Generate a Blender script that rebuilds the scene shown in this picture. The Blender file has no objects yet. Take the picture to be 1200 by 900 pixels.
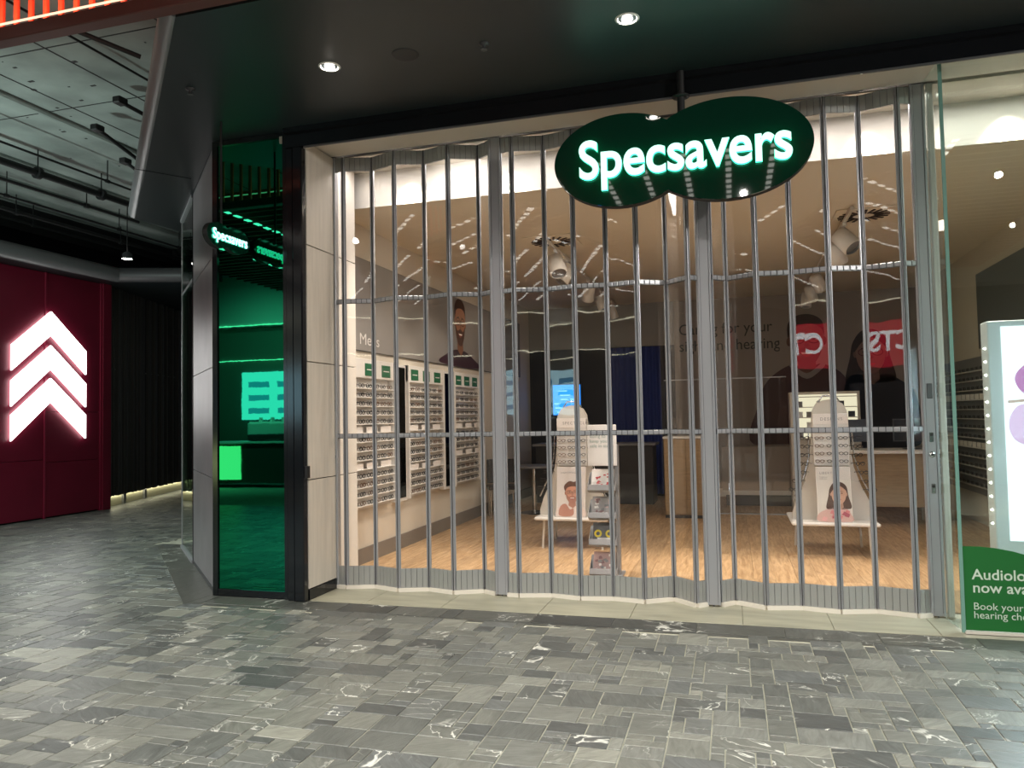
import bpy, bmesh, math, random
from mathutils import Vector, Matrix
random.seed(7)
S = bpy.context.scene
COL = S.collection
R = math.radians

# ------------------------------------------------------------------ camera
def setup_camera():
    f, pitch, roll, yaw = 889.0, R(2.474), R(-1.089), R(-16.208)
    cy, sy, cp, sp, cr, sr = math.cos(yaw), math.sin(yaw), math.cos(pitch), math.sin(pitch), math.cos(roll), math.sin(roll)
    F = Vector((sy, cy, 0)); Rt = Vector((cy, -sy, 0)); U = Vector((0, 0, 1))
    F2 = F * cp + U * sp; U2 = U * cp - F * sp
    R3 = Rt * cr + U2 * sr; U3 = U2 * cr - Rt * sr
    cam = bpy.data.cameras.new('camera'); o = bpy.data.objects.new('camera', cam); COL.objects.link(o)
    m = Matrix((R3, U3, -F2)).transposed().to_4x4(); m.translation = Vector((0, -6.148, 1.5))
    o.matrix_world = m
    cam.sensor_width = 36; cam.lens = f / 1200 * 36; cam.clip_start = 0.05; cam.clip_end = 200
    S.camera = o
    return m, f
CAM_M, CAM_F = setup_camera()

# ------------------------------------------------------------------ world and exposure
w = bpy.data.worlds.new('world'); S.world = w; w.use_nodes = True
w.node_tree.nodes['Background'].inputs[0].default_value = (0.75, 0.85, 1.0, 1)
w.node_tree.nodes['Background'].inputs[1].default_value = 0.02
S.view_settings.view_transform = 'Standard'; S.view_settings.look = 'None'
S.view_settings.gamma = 1; S.view_settings.exposure = 0.78
S.view_settings.use_curve_mapping = False

# ------------------------------------------------------------------ large lights
def area_light(name, loc, target, sx, sy, power, color):
    l = bpy.data.lights.new(name, 'AREA'); l.shape = 'RECTANGLE'; l.size = sx; l.size_y = sy
    l.energy = power; l.color = color
    o = bpy.data.objects.new(name, l); COL.objects.link(o); o.location = loc
    d = Vector(target) - Vector(loc); o.rotation_euler = d.to_track_quat('-Z', 'Y').to_euler()
    return o
def spot_light(name, loc, target, power, color, angle=80, blend=0.6, size=0.05):
    l = bpy.data.lights.new(name, 'SPOT'); l.energy = power; l.color = color
    l.spot_size = R(angle); l.spot_blend = blend; l.shadow_soft_size = size
    o = bpy.data.objects.new(name, l); COL.objects.link(o); o.location = loc
    d = Vector(target) - Vector(loc); o.rotation_euler = d.to_track_quat('-Z', 'Y').to_euler()
    return o
COOL = (0.80, 1.0, 0.93); WARM = (1.0, 0.90, 0.74); NEUT = (1.0, 0.95, 0.86)
for x_, y_, p_ in ((-5.2, -4.6, 260), (-2.6, -4.4, 230), (0.2, -4.6, 230), (3.0, -4.4, 230), (-4.0, -7.4, 260), (0.6, -7.4, 260), (4.0, -7.2, 260)):
    spot_light('mall_fill_spot', (x_, y_, 4.16), (x_ * .9, y_ + 1.1, 0), p_, (1.0, 0.97, 0.90), 130, 1.0, .035)  # unseen fill added over the mall floor; no fittings modelled here
for x_, y_, p_ in ((-8.4, -1.2, 420), (-8.0, -3.6, 420)):
    spot_light('left_mall_spot', (x_, y_, 4.6), (x_ + .3, y_ + 1.3, 0), p_, COOL, 110, 1.0, .10)
spot_light('slab_uplight', (-8.6, -1.6, 2.4), (-8.0, 1.2, 5.0), 190, COOL, 120, 1.0, .10)
spot_light('jamb_fill_spot', (4.4, -3.4, 3.9), (-1.5, -0.9, 1.2), 260, (1.0, 0.95, 0.88), 90, 1.0, .10)  # unseen fill added from the right to brighten the pale reveal
spot_light('cafe_fill_spot', (-10.5, -8.4, 4.1), (-10.8, -11.0, 1.8), 380, NEUT, 130, 1.0, .10)  # unseen fill added so the cafe reads brighter in the green mirror
area_light('shop_front_light', (-0.3, 0.15, 3.86), (-0.3, 0.35, 0), 6.2, 0.12, 26, (1.0, 0.93, 0.88))
for x_ in (-2.9, -1.9, -0.9, 0.1, 1.1, 2.1):
    spot_light('shop_front_spot', (x_, 0.34, 3.84), (x_, 1.15, 0), 115, (1.0, 0.88, 0.74), 78, 0.9, .04)
area_light('shop_ceiling_light', (-1.0, 1.8, 3.5), (-1.2, 2.0, 0), 3.6, 0.8, 34, (1.0, 0.86, 0.70))

# ------------------------------------------------------------------ materials
MATS = {}
def nd(nt, t, **kw):
    n = nt.nodes.new(t)
    for k, v in kw.items():
        if k.startswith('i_'): n.inputs[int(k[2:])].default_value = v
        else: setattr(n, k, v)
    return n
def mat(name, color, rough=0.5, metal=0.0, emit=None, strength=0.0, noise=0.0, scale=20.0, bump=0.0, spec=None, stretch=None, ior=None, coat=0.0):
    if name in MATS: return MATS[name]
    m = bpy.data.materials.new(name); m.use_nodes = True; nt = m.node_tree
    b = nt.nodes['Principled BSDF']
    b.inputs['Base Color'].default_value = (*color, 1); b.inputs['Roughness'].default_value = rough
    b.inputs['Metallic'].default_value = metal
    if spec is not None: b.inputs['Specular IOR Level'].default_value = spec
    if ior: b.inputs['IOR'].default_value = ior
    if coat: b.inputs['Coat Weight'].default_value = coat; b.inputs['Coat Roughness'].default_value = 0.03
    if emit:
        b.inputs['Emission Color'].default_value = (*emit, 1); b.inputs['Emission Strength'].default_value = strength
    if noise or bump:
        tc = nd(nt, 'ShaderNodeTexCoord'); mp = nd(nt, 'ShaderNodeMapping')
        if stretch: mp.inputs['Scale'].default_value = stretch
        nt.links.new(tc.outputs['Object'], mp.inputs[0])
        nz = nd(nt, 'ShaderNodeTexNoise'); nz.inputs['Scale'].default_value = scale; nz.inputs['Detail'].default_value = 6
        nt.links.new(mp.outputs[0], nz.inputs['Vector'])
        if noise:
            mr = nd(nt, 'ShaderNodeMapRange'); mr.inputs[1].default_value = 0.3; mr.inputs[2].default_value = 0.7
            mr.inputs[3].default_value = 1 - noise; mr.inputs[4].default_value = 1 + noise
            nt.links.new(nz.outputs['Fac'], mr.inputs[0])
            mx = nd(nt, 'ShaderNodeVectorMath', operation='SCALE'); mx.inputs[0].default_value = color
            nt.links.new(mr.outputs[0], mx.inputs['Scale']); nt.links.new(mx.outputs[0], b.inputs['Base Color'])
        if bump:
            bp = nd(nt, 'ShaderNodeBump'); bp.inputs['Strength'].default_value = bump; bp.inputs['Distance'].default_value = 0.01
            nt.links.new(nz.outputs['Fac'], bp.inputs['Height']); nt.links.new(bp.outputs[0], b.inputs['Normal'])
    MATS[name] = m
    return m
def emat(name, color, strength):
    if name in MATS: return MATS[name]
    m = bpy.data.materials.new(name); m.use_nodes = True; nt = m.node_tree
    nt.nodes.remove(nt.nodes['Principled BSDF'])
    e = nd(nt, 'ShaderNodeEmission'); e.inputs[0].default_value = (*color, 1); e.inputs[1].default_value = strength
    nt.links.new(e.outputs[0], nt.nodes['Material Output'].inputs[0]); MATS[name] = m
    return m
def glass_mat(name, tint, f0=0.06, rough=0.01, gl=(1, 1, 1), wav=0.0):
    m = bpy.data.materials.new(name); m.use_nodes = True; nt = m.node_tree
    nt.nodes.remove(nt.nodes['Principled BSDF'])
    t = nd(nt, 'ShaderNodeBsdfTransparent'); t.inputs[0].default_value = (*tint, 1)
    g = nd(nt, 'ShaderNodeBsdfGlossy'); g.inputs['Color'].default_value = (*gl, 1); g.inputs['Roughness'].default_value = rough
    geo = nd(nt, 'ShaderNodeNewGeometry'); dt = nd(nt, 'ShaderNodeVectorMath', operation='DOT_PRODUCT')
    nt.links.new(geo.outputs['Incoming'], dt.inputs[0]); nt.links.new(geo.outputs['Normal'], dt.inputs[1])
    ab = nd(nt, 'ShaderNodeMath', operation='ABSOLUTE'); nt.links.new(dt.outputs['Value'], ab.inputs[0])
    om = nd(nt, 'ShaderNodeMath', operation='SUBTRACT'); om.inputs[0].default_value = 1.0; nt.links.new(ab.outputs[0], om.inputs[1])
    lw = nd(nt, 'ShaderNodeMath', operation='POWER'); lw.inputs[1].default_value = 5.0; nt.links.new(om.outputs[0], lw.inputs[0])
    ma = nd(nt, 'ShaderNodeMath', operation='MULTIPLY_ADD'); ma.inputs[1].default_value = 1.0 - f0; ma.inputs[2].default_value = f0
    mx = nd(nt, 'ShaderNodeMixShader')
    nt.links.new(lw.outputs[0], ma.inputs[0]); nt.links.new(ma.outputs[0], mx.inputs[0])
    nt.links.new(t.outputs[0], mx.inputs[1]); nt.links.new(g.outputs[0], mx.inputs[2])
    if wav:
        tc = nd(nt, 'ShaderNodeTexCoord'); nz = nd(nt, 'ShaderNodeTexNoise'); nz.inputs['Scale'].default_value = 2.5
        nt.links.new(tc.outputs['Object'], nz.inputs['Vector'])
        bp = nd(nt, 'ShaderNodeBump'); bp.inputs['Strength'].default_value = wav; bp.inputs['Distance'].default_value = 0.02
        nt.links.new(nz.outputs['Fac'], bp.inputs['Height']); nt.links.new(bp.outputs[0], g.inputs['Normal'])
    nt.links.new(mx.outputs[0], nt.nodes['Material Output'].inputs[0]); MATS[name] = m
    return m

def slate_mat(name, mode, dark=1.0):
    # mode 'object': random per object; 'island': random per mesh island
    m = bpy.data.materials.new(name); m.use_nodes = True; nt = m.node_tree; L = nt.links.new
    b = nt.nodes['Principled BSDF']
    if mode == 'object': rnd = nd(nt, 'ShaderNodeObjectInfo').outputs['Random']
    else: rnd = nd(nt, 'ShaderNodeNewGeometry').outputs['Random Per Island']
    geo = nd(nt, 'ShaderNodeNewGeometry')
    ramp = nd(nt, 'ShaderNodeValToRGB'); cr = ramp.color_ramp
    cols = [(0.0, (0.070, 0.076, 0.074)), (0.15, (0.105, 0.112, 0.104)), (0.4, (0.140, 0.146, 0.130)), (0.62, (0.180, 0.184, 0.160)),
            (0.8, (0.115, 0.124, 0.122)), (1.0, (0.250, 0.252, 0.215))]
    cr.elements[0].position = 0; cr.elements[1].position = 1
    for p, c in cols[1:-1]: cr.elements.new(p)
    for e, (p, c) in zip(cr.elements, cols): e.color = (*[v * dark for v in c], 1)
    L(rnd, ramp.inputs[0])
    # per tile offset of the world position so that grain differs from tile to tile
    cx = nd(nt, 'ShaderNodeMath', operation='MULTIPLY'); cx.inputs[1].default_value = 57.0; L(rnd, cx.inputs[0])
    off = nd(nt, 'ShaderNodeCombineXYZ'); L(cx.outputs[0], off.inputs[0]); L(cx.outputs[0], off.inputs[2])
    add = nd(nt, 'ShaderNodeVectorMath', operation='ADD'); L(geo.outputs['Position'], add.inputs[0]); L(off.outputs[0], add.inputs[1])
    rot = nd(nt, 'ShaderNodeVectorRotate', rotation_type='Z_AXIS'); L(add.outputs[0], rot.inputs[0])
    ang = nd(nt, 'ShaderNodeMath', operation='MULTIPLY'); ang.inputs[1].default_value = 9.0; L(rnd, ang.inputs[0]); L(ang.outputs[0], rot.inputs['Angle'])
    mp = nd(nt, 'ShaderNodeMapping'); mp.inputs['Scale'].default_value = (3, 14, 3); L(rot.outputs[0], mp.inputs[0])
    n1 = nd(nt, 'ShaderNodeTexNoise'); n1.inputs['Scale'].default_value = 2.0; n1.inputs['Detail'].default_value = 8; n1.inputs['Roughness'].default_value = 0.65
    n1.inputs['Distortion'].default_value = 1.2; L(mp.outputs[0], n1.inputs['Vector'])
    mr = nd(nt, 'ShaderNodeMapRange'); mr.inputs[1].default_value = 0.25; mr.inputs[2].default_value = 0.75; mr.inputs[3].default_value = 0.58; mr.inputs[4].default_value = 1.42
    L(n1.outputs['Fac'], mr.inputs[0])
    sc = nd(nt, 'ShaderNodeVectorMath', operation='SCALE'); L(ramp.outputs[0], sc.inputs[0]); L(mr.outputs[0], sc.inputs['Scale'])
    # white quartz veins on a few tiles
    n2 = nd(nt, 'ShaderNodeTexNoise'); n2.inputs['Scale'].default_value = 2.4; n2.inputs['Detail'].default_value = 4; n2.inputs['Distortion'].default_value = 2.4
    L(rot.outputs[0], n2.inputs['Vector'])
    s1 = nd(nt, 'ShaderNodeMath', operation='SUBTRACT'); s1.inputs[1].default_value = 0.5; L(n2.outputs['Fac'], s1.inputs[0])
    ab = nd(nt, 'ShaderNodeMath', operation='ABSOLUTE'); L(s1.outputs[0], ab.inputs[0])
    v = nd(nt, 'ShaderNodeMapRange'); v.inputs[1].default_value = 0.004; v.inputs[2].default_value = 0.014; v.inputs[3].default_value = 1; v.inputs[4].default_value = 0
    L(ab.outputs[0], v.inputs[0])
    n3 = nd(nt, 'ShaderNodeTexNoise'); n3.inputs['Scale'].default_value = 1.7; L(add.outputs[0], n3.inputs['Vector'])
    g3 = nd(nt, 'ShaderNodeMapRange'); g3.inputs[1].default_value = 0.56; g3.inputs[2].default_value = 0.64; L(n3.outputs['Fac'], g3.inputs[0])
    vm = nd(nt, 'ShaderNodeMath', operation='MULTIPLY'); L(v.outputs[0], vm.inputs[0]); L(g3.outputs[0], vm.inputs[1])
    mx = nd(nt, 'ShaderNodeMix', data_type='RGBA'); L(vm.outputs[0], mx.inputs['Factor']); L(sc.outputs[0], mx.inputs[6]); mx.inputs[7].default_value = (0.68, 0.68, 0.62, 1)
    L(mx.outputs[2], b.inputs['Base Color'])
    b.inputs['Roughness'].default_value = 0.38; b.inputs['Specular IOR Level'].default_value = 0.6
    bp = nd(nt, 'ShaderNodeBump'); bp.inputs['Strength'].default_value = 0.35; bp.inputs['Distance'].default_value = 0.006
    L(n1.outputs['Fac'], bp.inputs['Height']); L(bp.outputs[0], b.inputs['Normal'])
    MATS[name] = m
    return m
slate_o = slate_mat('slate_tile', 'object'); slate_i = slate_mat('slate_tiles_far', 'island')
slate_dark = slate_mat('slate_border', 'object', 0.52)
grout = mat('grout', (0.42, 0.41, 0.33), 0.9, noise=0.15, scale=8)
beige_stone = mat('threshold_stone', (0.33, 0.32, 0.24), 0.4, noise=0.18, scale=2.2, stretch=(1, 5, 1), bump=0.05)
alu = mat('anodised_aluminium', (0.40, 0.41, 0.435), 0.34, 0.4)
alu_dark = mat('aluminium_groove', (0.13, 0.135, 0.14), 0.4, 0.6)
alu_kick = mat('aluminium_kick', (0.37, 0.38, 0.37), 0.42, 0.35)
rubber = mat('black_rubber', (0.02, 0.02, 0.02), 0.6)
seal = mat('white_floor_seal', (0.78, 0.73, 0.64), 0.6)
poly = glass_mat('clear_polycarbonate', (0.97, 0.97, 0.97), 0.035, 0.012, wav=0.05)
shopglass = glass_mat('shop_glass', (0.88, 0.94, 0.91), 0.07, 0.0)
edge_green = mat('glass_edge', (0.16, 0.32, 0.27), 0.15, spec=0.6)
mirror_green = mat('green_mirror', (0.01, 0.21, 0.11), 0.015, 1.0, bump=0.03, scale=1.8)
black_gloss = mat('black_gloss', (0.006, 0.007, 0.009), 0.12)
black_matt = mat('black_matt', (0.008, 0.008, 0.009), 0.6)
pale_panel = mat('pale_timber_panel', (0.62, 0.57, 0.50), 0.45, noise=0.07, scale=5, stretch=(6, 6, 0.4))
grey_panel = mat('grey_metallic_panel', (0.26, 0.25, 0.265), 0.36, 0.3, noise=0.12, scale=3)
soffit_m = mat('charcoal_soffit', (0.016, 0.023, 0.026), 0.40, noise=0.05, scale=2)
bull_m = mat('bulkhead_edge', (0.20, 0.20, 0.21), 0.4)
concrete = mat('raw_concrete', (0.30, 0.335, 0.32), 0.8, noise=0.28, scale=1.6, bump=0.3)
white_wall = mat('white_wall', (0.78, 0.74, 0.68), 0.6)
soffit_white = mat('painted_soffit', (0.52, 0.48, 0.41), 0.55)
tan_paint = mat('shop_ceiling', (0.70, 0.63, 0.51), 0.7)
wall_paint = mat('shop_wall', (0.68, 0.62, 0.53), 0.7)
grey_wall = mat('grey_shop_wall', (0.33, 0.29, 0.26), 0.7)
dark_wall = mat('dark_shop_wall', (0.015, 0.018, 0.03), 0.5)
white_plastic = mat('white_laminate', (0.75, 0.73, 0.70), 0.35)
off_white = mat('off_white', (0.60, 0.56, 0.50), 0.5)
grey_plastic = mat('grey_plastic', (0.22, 0.22, 0.23), 0.4)
dark_plastic = mat('dark_plastic', (0.035, 0.035, 0.04), 0.35)
frame_black = mat('spectacle_black', (0.02, 0.018, 0.02), 0.3)
frame_brown = mat('spectacle_brown', (0.13, 0.06, 0.03), 0.3)
green_label = mat('green_label', (0.02, 0.13, 0.06), 0.5)
green_print = mat('green_print', (0.01, 0.13, 0.025), 0.4)
paper = mat('white_paper', (0.80, 0.76, 0.73), 0.6)
sign_green = mat('glossy_green', (0.002, 0.034, 0.019), 0.03, ior=1.5)
letter_on = emat('lit_letter', (0.50, 1.0, 0.86), 1.15)
letter_side = emat('letter_edge_glow', (0.03, 0.80, 0.42), 2.5)
red_panel = mat('red_panel', (0.23, 0.010, 0.036), 0.42, noise=0.06, scale=2)
red_trim = mat('red_trim', (0.29, 0.015, 0.05), 0.4)
white_on = emat('lit_white', (1.0, 1.0, 0.97), 2.5)
orange_red = mat('red_batten', (0.85, 0.09, 0.035), 0.5)
beam_red = mat('dark_red_beam', (0.10, 0.028, 0.022), 0.5)
slat_black = mat('black_batten', (0.09, 0.09, 0.085), 0.5)
wood_side = mat('counter_timber', (0.32, 0.22, 0.12), 0.5, noise=0.12, scale=6, stretch=(1, 1, 8))
skirt_m = mat('grey_skirting', (0.20, 0.17, 0.145), 0.5)
chrome = mat('chrome', (0.6, 0.6, 0.6), 0.2, 1.0)
def wood_mat():
    m = mat('oak_floorboard', (0.55, 0.36, 0.19), 0.42); nt = m.node_tree; L = nt.links.new; b = nt.nodes['Principled BSDF']
    oi = nd(nt, 'ShaderNodeObjectInfo'); geo = nd(nt, 'ShaderNodeNewGeometry')
    mu = nd(nt, 'ShaderNodeMath', operation='MULTIPLY'); mu.inputs[1].default_value = 40; L(oi.outputs['Random'], mu.inputs[0])
    cb = nd(nt, 'ShaderNodeCombineXYZ'); L(mu.outputs[0], cb.inputs[0]); L(mu.outputs[0], cb.inputs[1])
    ad = nd(nt, 'ShaderNodeVectorMath', operation='ADD'); L(geo.outputs['Position'], ad.inputs[0]); L(cb.outputs[0], ad.inputs[1])
    mp = nd(nt, 'ShaderNodeMapping'); mp.inputs['Scale'].default_value = (16, 1.6, 1); L(ad.outputs[0], mp.inputs[0])
    n = nd(nt, 'ShaderNodeTexNoise'); n.inputs['Scale'].default_value = 2; n.inputs['Detail'].default_value = 7; n.inputs['Distortion'].default_value = 0.8; L(mp.outputs[0], n.inputs['Vector'])
    r = nd(nt, 'ShaderNodeValToRGB'); r.color_ramp.elements[0].position = 0.3; r.color_ramp.elements[1].position = 0.7
    r.color_ramp.elements[0].color = (0.36, 0.215, 0.105, 1); r.color_ramp.elements[1].color = (0.64, 0.44, 0.25, 1); L(n.outputs['Fac'], r.inputs[0])
    mr = nd(nt, 'ShaderNodeMapRange'); mr.inputs[3].default_value = 0.86; mr.inputs[4].default_value = 1.1; L(oi.outputs['Random'], mr.inputs[0])
    sc = nd(nt, 'ShaderNodeVectorMath', operation='SCALE'); L(r.outputs[0], sc.inputs[0]); L(mr.outputs[0], sc.inputs['Scale'])
    L(sc.outputs[0], b.inputs['Base Color']); return m
oak = wood_mat()

# ------------------------------------------------------------------ mesh helpers
class MB:
    def __init__(s): s.v = []; s.f = []; s.m = []; s.mats = []; s.sm = []
    def mi(s, m):
        if m not in s.mats: s.mats.append(m)
        return s.mats.index(m)
    def add(s, vs, fs, m, smooth=False):
        n = len(s.v); s.v += [tuple(v) for v in vs]; k = s.mi(m)
        for f in fs: s.f.append([i + n for i in f]); s.m.append(k); s.sm.append(smooth)
        return s
    def box(s, a, b, m, M=None):
        x0, y0, z0 = a; x1, y1, z1 = b
        vs = [Vector(p) for p in ((x0, y0, z0), (x1, y0, z0), (x1, y1, z0), (x0, y1, z0), (x0, y0, z1), (x1, y0, z1), (x1, y1, z1), (x0, y1, z1))]
        if M: vs = [M @ v for v in vs]
        return s.add(vs, [(0, 3, 2, 1), (4, 5, 6, 7), (0, 1, 5, 4), (1, 2, 6, 5), (2, 3, 7, 6), (3, 0, 4, 7)], m)
    def bbox(s, a, b, m, bv=0.004, M=None):
        # box with a small chamfer along the vertical and top edges
        x0, y0, z0 = a; x1, y1, z1 = b; c = bv
        def ring(d, z): return [(x0 + d, y0, z), (x1 - d, y0, z), (x1, y0 + d, z), (x1, y1 - d, z), (x1 - d, y1, z), (x0 + d, y1, z), (x0, y1 - d, z), (x0, y0 + d, z)]
        def inner(z): return [(x0 + c, y0 + c, z), (x1 - c, y0 + c, z), (x1 - c, y1 - c, z), (x0 + c, y1 - c, z)]
        r0 = ring(c, z0 + c); r1 = ring(c, z1 - c)
        t = [(x0 + 1.5 * c, y0 + c, z1), (x1 - 1.5 * c, y0 + c, z1), (x1 - c, y0 + 1.5 * c, z1), (x1 - c, y1 - 1.5 * c, z1), (x1 - 1.5 * c, y1 - c, z1), (x0 + 1.5 * c, y1 - c, z1), (x0 + c, y1 - 1.5 * c, z1), (x0 + c, y0 + 1.5 * c, z1)]
        bt = [(p[0], p[1], z0) for p in t]
        vs = [Vector(p) for p in bt + r0 + r1 + t]
        if M: vs = [M @ v for v in vs]
        fs = [tuple(reversed(range(8))), tuple(range(24, 32))]
        for k in range(3):
            for i in range(8):
                j = (i + 1) % 8; fs.append((k * 8 + i, k * 8 + j, k * 8 + 8 + j, k * 8 + 8 + i))
        return s.add(vs, fs, m)
    def tube(s, pts, r, m, n=8, cap=True, closed=False, smooth=True):
        pts = [Vector(p) for p in pts]; rings = []; N = len(pts)
        rs = r if isinstance(r, (list, tuple)) else [r] * N
        up = None
        for i, p in enumerate(pts):
            if closed: d = pts[(i + 1) % N] - pts[i - 1]
            else: d = (pts[min(i + 1, N - 1)] - pts[max(i - 1, 0)])
            d = d.normalized()
            if up is None:
                up = Vector((0, 0, 1)) if abs(d.z) < 0.9 else Vector((1, 0, 0))
            a = d.cross(up).normalized(); b = a.cross(d).normalized(); up = b
            rings.append([p + (a * math.cos(t) + b * math.sin(t)) * rs[i] for t in [2 * math.pi * k / n for k in range(n)]])
        vs = [v for rg in rings for v in rg]; fs = []
        for i in range(N if closed else N - 1):
            for k in range(n):
                l = (k + 1) % n; j = (i + 1) % N
                fs.append((i * n + k, i * n + l, j * n + l, j * n + k))
        s.add(vs, fs, m, smooth)
        if cap and not closed:
            s.add(rings[0], [tuple(reversed(range(n)))], m); s.add(rings[-1], [tuple(range(n))], m)
        return s
    def lathe(s, prof, c, axis, m, n=20, cap=True):
        axis = Vector(axis).normalized(); up = Vector((0, 0, 1)) if abs(axis.z) < 0.9 else Vector((1, 0, 0))
        a = axis.cross(up).normalized(); b = axis.cross(a).normalized(); c = Vector(c)
        vs = [c + axis * h + (a * math.cos(2 * math.pi * k / n) + b * math.sin(2 * math.pi * k / n)) * r for r, h in prof for k in range(n)]
        fs = []
        for i in range(len(prof) - 1):
            for k in range(n):
                l = (k + 1) % n; fs.append((i * n + k, i * n + l, (i + 1) * n + l, (i + 1) * n + k))
        s.add(vs, fs, m, True)
        if cap:
            s.add(vs[:n], [tuple(range(n))], m); s.add(vs[-n:], [tuple(range(n))], m)
        return s
    def prism(s, pts, fn, h0, h1, m, side=None, smooth=False):
        # pts: 2D outline, fn(u,v,h)->3D
        n = len(pts)
        a = [fn(u, v, h0) for u, v in pts]; b = [fn(u, v, h1) for u, v in pts]
        s.add(a, [tuple(reversed(range(n)))], m); s.add(b, [tuple(range(n))], m)
        s.add(a + b, [(i, (i + 1) % n, n + (i + 1) % n, n + i) for i in range(n)], side or m, smooth)
        return s
    def flat(s, pts, fn, h, m):
        return s.add([fn(u, v, h) for u, v in pts], [tuple(range(len(pts)))], m)
    def build(s, name, parent=None, loc=None, kind=None, smooth_by_face=True):
        off = Vector((0, 0, 0))
        if parent is not None:
            q = parent
            while q is not None: off += Vector(q.location); q = q.parent
        if loc is not None: off = off + Vector(loc)
        me = bpy.data.meshes.new(name)
        me.from_pydata([(v[0] - off.x, v[1] - off.y, v[2] - off.z) for v in s.v], [], s.f)
        for m in s.mats: me.materials.append(m)
        me.polygons.foreach_set('material_index', s.m); me.polygons.foreach_set('use_smooth', s.sm)
        bm = bmesh.new(); bm.from_mesh(me); bmesh.ops.recalc_face_normals(bm, faces=bm.faces); bm.to_mesh(me); bm.free()
        me.update()
        o = bpy.data.objects.new(name, me); COL.objects.link(o)
        if parent is not None: o.parent = parent
        if loc is not None: o.location = loc
        if kind: o['kind'] = kind
        return o
def tag(o, label, cat, group=None, kind=None):
    o['label'] = label; o['category'] = cat
    if group: o['group'] = group
    if kind: o['kind'] = kind
    return o
def thing(name, label, cat, loc=(0, 0, 0), group=None):
    o = bpy.data.objects.new(name, None); COL.objects.link(o); o.location = loc; o.empty_display_size = 0.1
    return tag(o, label, cat, group)
def struct(name, loc=(0, 0, 0)):
    o = bpy.data.objects.new(name, None); COL.objects.link(o); o.location = loc; o['kind'] = 'structure'; o.empty_display_size = 0.1
    return o
def part(o, name, parent, loc):      # copy sharing the mesh
    c = o.copy(); c.name = name; COL.objects.link(c); c.parent = parent; c.location = loc
    return c
def copy_tree(root, loc, label=None, group=None, shift=True):
    r = root.copy(); COL.objects.link(r); r.location = loc
    if label: r['label'] = label
    if group: r['group'] = group
    for ch in list(root.children):
        c = ch.copy(); COL.objects.link(c); c.parent = r
        for g in list(ch.children):
            d = g.copy(); COL.objects.link(d); d.parent = c
    return r
def ell(cx, cy, rx, ry, n=24, a0=0, a1=360):
    return [(cx + rx * math.cos(R(a0 + (a1 - a0) * i / n)), cy + ry * math.sin(R(a0 + (a1 - a0) * i / n))) for i in range(n if a1 - a0 == 360 else n + 1)]
def spline(pts, n=6):
    out = []; N = len(pts)
    for i in range(N):
        p0, p1, p2, p3 = [Vector(pts[(i + k) % N]) for k in (-1, 0, 1, 2)]
        for j in range(n):
            t = j / n
            out.append(tuple(0.5 * ((2 * p1) + (-p0 + p2) * t + (2 * p0 - 5 * p1 + 4 * p2 - p3) * t * t + (-p0 + 3 * p1 - 3 * p2 + p3) * t ** 3)))
    return out
def text_geo(txt, size, depth=0.0, bold=0.0, spacing=1.0, line=1.0, align='LEFT', res=4):
    cu = bpy.data.curves.new('tmp_text', 'FONT'); cu.body = txt; cu.size = size; cu.extrude = depth; cu.offset = bold
    cu.space_character = spacing; cu.space_line = line; cu.align_x = align; cu.resolution_u = res
    o = bpy.data.objects.new('tmp_text', cu); COL.objects.link(o)
    dg = bpy.context.evaluated_depsgraph_get(); dg.update()
    me = bpy.data.meshes.new_from_object(o.evaluated_get(dg))
    vs = [tuple(v.co) for v in me.vertices]; fs = [tuple(p.vertices) for p in me.polygons]
    bpy.data.objects.remove(o); bpy.data.curves.remove(cu); bpy.data.meshes.remove(me)
    return vs, fs
def islands(vs, fs):
    par = list(range(len(vs)))
    def find(a):
        while par[a] != a: par[a] = par[par[a]]; a = par[a]
        return a
    key = {}
    for i, v in enumerate(vs):
        k = (round(v[0], 5), round(v[1], 5))
        if k in key: par[find(i)] = find(key[k])
        else: key[k] = i
    for f in fs:
        for a in f[1:]: par[find(a)] = find(f[0])
    g = {}
    for i, f in enumerate(fs): g.setdefault(find(f[0]), []).append(f)
    out = []
    for k, fl in g.items():
        ids = sorted({i for f in fl for i in f}); mp = {a: b for b, a in enumerate(ids)}
        out.append(([vs[i] for i in ids], [tuple(mp[i] for i in f) for f in fl]))
    out.sort(key=lambda t: sum(v[0] for v in t[0]) / len(t[0]))
    return out
def flat_text(mb, txt, fn, u, v, size, m, h=0.003, bold=0.0, line=1.0, spacing=1.0, align='LEFT', sx=1.0):
    vs, fs = text_geo(txt, size, 0, bold, spacing, line, align, 3)
    mb.add([fn(u + x * sx, v + y, h) for x, y, z in vs], fs, m)
    return mb
def XZ(x0, y0, z0, sx=1):     # plane facing -Y : u -> +X, v -> +Z, h -> -Y
    return lambda u, v, h: (x0 + u * sx, y0 - h, z0 + v)
def YZ(x0, y0, z0):           # plane facing +X seen from the right: u -> +Y, v -> +Z, h -> +X
    return lambda u, v, h: (x0 + h, y0 + u, z0 + v)

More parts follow.
